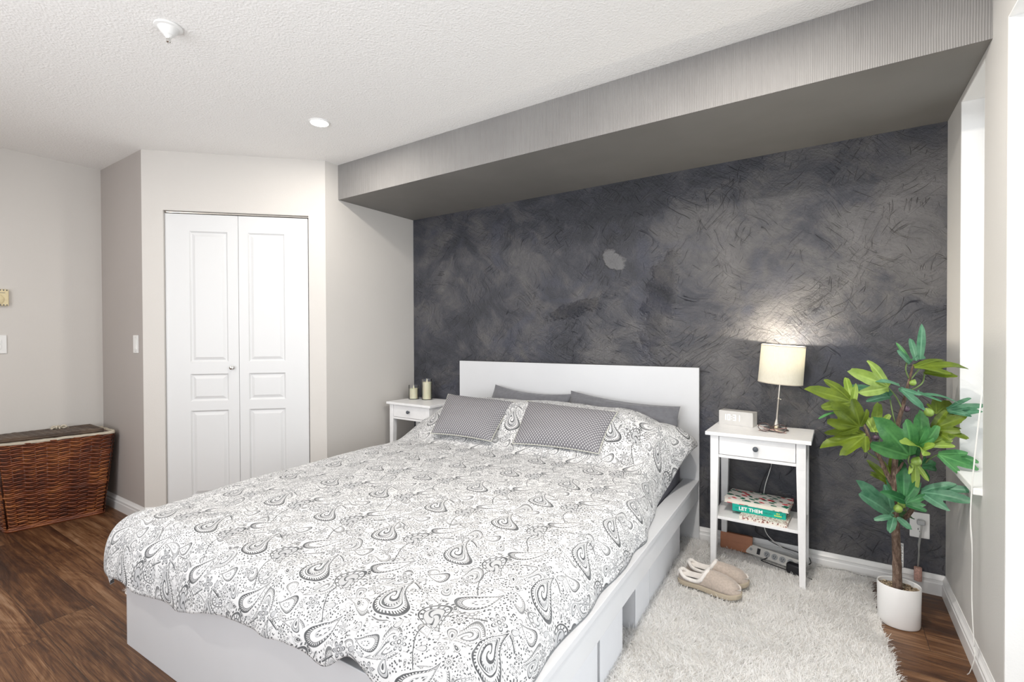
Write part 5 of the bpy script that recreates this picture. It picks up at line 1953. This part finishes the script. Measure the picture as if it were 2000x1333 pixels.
PX, PY = 0.5887, -0.375
fig = empty('potted_fig_tree', (PX, PY, 0))
tag(fig, 'artificial fig tree in a white oval pot in the right corner', 'plant')
PC = Vector((PX, PY, 0))
MB().lathe([(0.0, 0.004), (0.060, 0.004), (0.063, 0.0), (0.068, 0.003), (0.0705, 0.011), (0.0725, 0.162), (0.0715, 0.1645), (0.0685, 0.162), (0.0675, 0.13), (0.0, 0.13)], 64, sx=1.0, sy=0.86).build('pot', M_CERAMIC, fig, smooth=True, autosmooth=0.6)
mb = MB()
MBs = MB()
for k in range(330):
    a = rnd.random() * 2 * PI; r = 0.064 * math.sqrt(rnd.random())
    x, y = r * math.cos(a), r * 0.86 * math.sin(a)
    if r < 0.018: continue
    z = 0.139 + 0.010 * rnd.random() + 0.004 * (1 - r / 0.064)
    sx_, sy_, sz_ = 0.0045 + 0.0035 * rnd.random(), 0.0032 + 0.002 * rnd.random(), 0.0028 + 0.0015 * rnd.random()
    rot = Matrix.Rotation(rnd.random() * PI, 3, 'Z') @ Matrix.Rotation(rnd.random() - 0.5, 3, 'X')
    vv, ff = [], []
    for j in range(1, 4):
        for i in range(7):
            p, q = PI * j / 4, 2 * PI * i / 7
            vv.append(rot @ Vector((sx_ * math.sin(p) * math.cos(q), sy_ * math.sin(p) * math.sin(q), sz_ * math.cos(p))) + Vector((x, y, z)))
    vv.append(rot @ Vector((0, 0, sz_)) + Vector((x, y, z))); vv.append(rot @ Vector((0, 0, -sz_)) + Vector((x, y, z)))
    for i in range(7):
        k2 = (i + 1) % 7
        ff += [(21, i, k2), (i, 7 + i, 7 + k2, k2), (7 + i, 14 + i, 14 + k2, 7 + k2), (14 + i, 22, 14 + k2)]
    mb.add(vv, ff)
po = mb.build('pebbles', M_PEB, fig, smooth=True)
po['kind'] = 'stuff'
MB().lathe([(0.0, 0.136), (0.0670, 0.136)], 40, sy=0.86).build('soil', M_BARK, fig)

woody = MB()
for nm, pts in BRANCHES.items():
    q = spline([Vector(p[:3]) - PC for p in pts], 6)
    rr = []
    for i in range(len(q)):
        f = min(i / 6, len(pts) - 1 - 1e-6); k = int(f); rr.append(pts[k][3] + (pts[min(k + 1, len(pts) - 1)][3] - pts[k][3]) * (f - k))
    if nm == 'trunk':
        q = [Vector((q[0].x, q[0].y, 0.133))] + q
        rr = [rr[0] * 1.05] + rr
    if nm in ('trunk', 'left', 'right', 'mid'):
        rr = [0.84 * r * (1 + 0.10 * noise.noise(Vector((i * 0.9, 0, len(nm))))) for i, r in enumerate(rr)]
        woody.tube(q, rr, 12)
    else:
        MB().tube(q, [min(r, 0.0026) for r in rr], 8).build('leaf_stem', M_STEM, fig, smooth=True)
woody.build('trunk', M_BARK, fig, smooth=True)

# palmate leaves: radial mesh around the petiole, radius = union of lobes
LOBES = {1: [(0, 1.0)], 2: [(0, 1.0), (0.55, 0.66)], 3: [(0, 1.0), (0.52, 0.76), (-0.52, 0.72)], 5: [(0, 1.0), (0.50, 0.84), (-0.50, 0.82), (1.08, 0.52), (-1.08, 0.50)]}
camp = Vector((0.358328527, -2.89658993, 1.18160178))
lv_v, lv_f, lv_m, lv_r = [], [], [], []
MK = ['y', 'b', 'g', 't', 'd']
for li, (bx, by, bz_, tx, ty, tz_, kk, nl, mk, upf) in enumerate(LEAVES):
    b = Vector((bx, by, bz_)); t = Vector((tx, ty, tz_))
    ax = t - b; Ln = ax.length; ax.normalize()
    tocam = (camp - b).normalized()
    nrm = tocam * (1 - upf) + Vector((0.15, -0.1, 1)) * upf
    if mk in 'yb' and upf < 0.5: nrm = nrm + Vector((0, 0.0, -0.15))
    nrm = (nrm - ax * nrm.dot(ax)).normalized()
    sd = nrm.cross(ax).normalized()
    lobes = LOBES[nl]
    if nl == 2 and li % 2: lobes = [(0, 1.0), (-0.55, 0.66)]
    kk2 = kk * 1.35 + 0.4
    span = max(abs(a) for a, _ in lobes) + 1.15
    nth = 64
    nr_ = 9
    ths = [-min(span, 2.3) + 2 * min(span, 2.3) * i / (nth - 1) for i in range(nth)]
    base_i = len(lv_v)
    droop = 0.16 + 0.14 * rnd.random()
    ph = rnd.random() * 9
    lv_v.append(b - PC); lv_r.append(1.0)
    for i, th_ in enumerate(ths):
        R = 0; best = 9; 
        for (la, ll) in lobes:
            d = th_ - la
            if abs(d) < PI / 2:
                r_ = ll * math.cos(d) / (math.cos(d) ** 2 + (kk2 * math.sin(d)) ** 2)
                R = max(R, r_)
            if abs(d) < best: best = abs(d)
        R = max(R, 0.16 * (1 - (abs(th_) / 2.6) ** 2))
        R *= 1 + 0.025 * math.sin(th_ * 31 + ph) + 0.015 * math.sin(th_ * 57)
        for j in range(1, nr_ + 1):
            f = j / nr_
            r_ = R * f
            x_, y_ = r_ * math.cos(th_), r_ * math.sin(th_)
            # distance to the nearest midrib makes a shallow fold
            dist = min(abs(r_ * math.sin(th_ - la)) if abs(th_ - la) < 1.2 else 9 for la, _ in lobes)
            dist = min(dist, 0.3)
            h = 0.38 * dist - droop * r_ * r_ + 0.03 * math.sin(r_ * 7 + th_ * 3 + ph) * r_
            side_vein = abs(math.sin(r_ * 26 - dist * 30))
            lv_v.append(b - PC + (ax * x_ + sd * y_ + nrm * h) * Ln)
            lv_r.append(max(0.0, 1 - dist / 0.09) if dist < 0.09 else (0.35 if side_vein > 0.97 else 0.0))
    for i in range(nth - 1):
        o1 = base_i + 1 + i * nr_; o2 = base_i + 1 + (i + 1) * nr_
        lv_f.append((base_i, o1, o2)); lv_m.append(MK.index(mk))
        for j in range(nr_ - 1):
            lv_f.append((o1 + j, o1 + j + 1, o2 + j + 1, o2 + j)); lv_m.append(MK.index(mk))
me = bpy.data.meshes.new('foliage')
me.from_pydata([tuple(p) for p in lv_v], [], lv_f)
for k_ in MK: me.materials.append(LEAFM[k_])
me.polygons.foreach_set('material_index', lv_m)
me.polygons.foreach_set('use_smooth', [True] * len(lv_f))
at_ = me.attributes.new('rib', 'FLOAT', 'POINT')
at_.data.foreach_set('value', lv_r)
fo = bpy.data.objects.new('foliage', me); COL.objects.link(fo); fo.parent = fig
for k_, (x, y, z, r, c) in enumerate(FIGS):
    prof = [(0.0, -r), (r * 0.62, -r * 0.86), (r * 0.95, -r * 0.35), (r * 0.98, r * 0.1), (r * 0.75, r * 0.62), (r * 0.35, r * 0.98), (r * 0.14, r * 1.2), (0.0, r * 1.25)]
    fo_ = MB().lathe(prof, 20).build('fig_fruit', FIGM[c], fig, smooth=True)
    fo_.location = Vector((x, y, z)) - PC
    fo_.rotation_euler = (rnd.uniform(-0.5, 0.5), rnd.uniform(-0.6, 0.6), 0)
    if c != 'g': fo_['label'] = {'p': 'purple fig', 'o': 'amber fig'}[c]
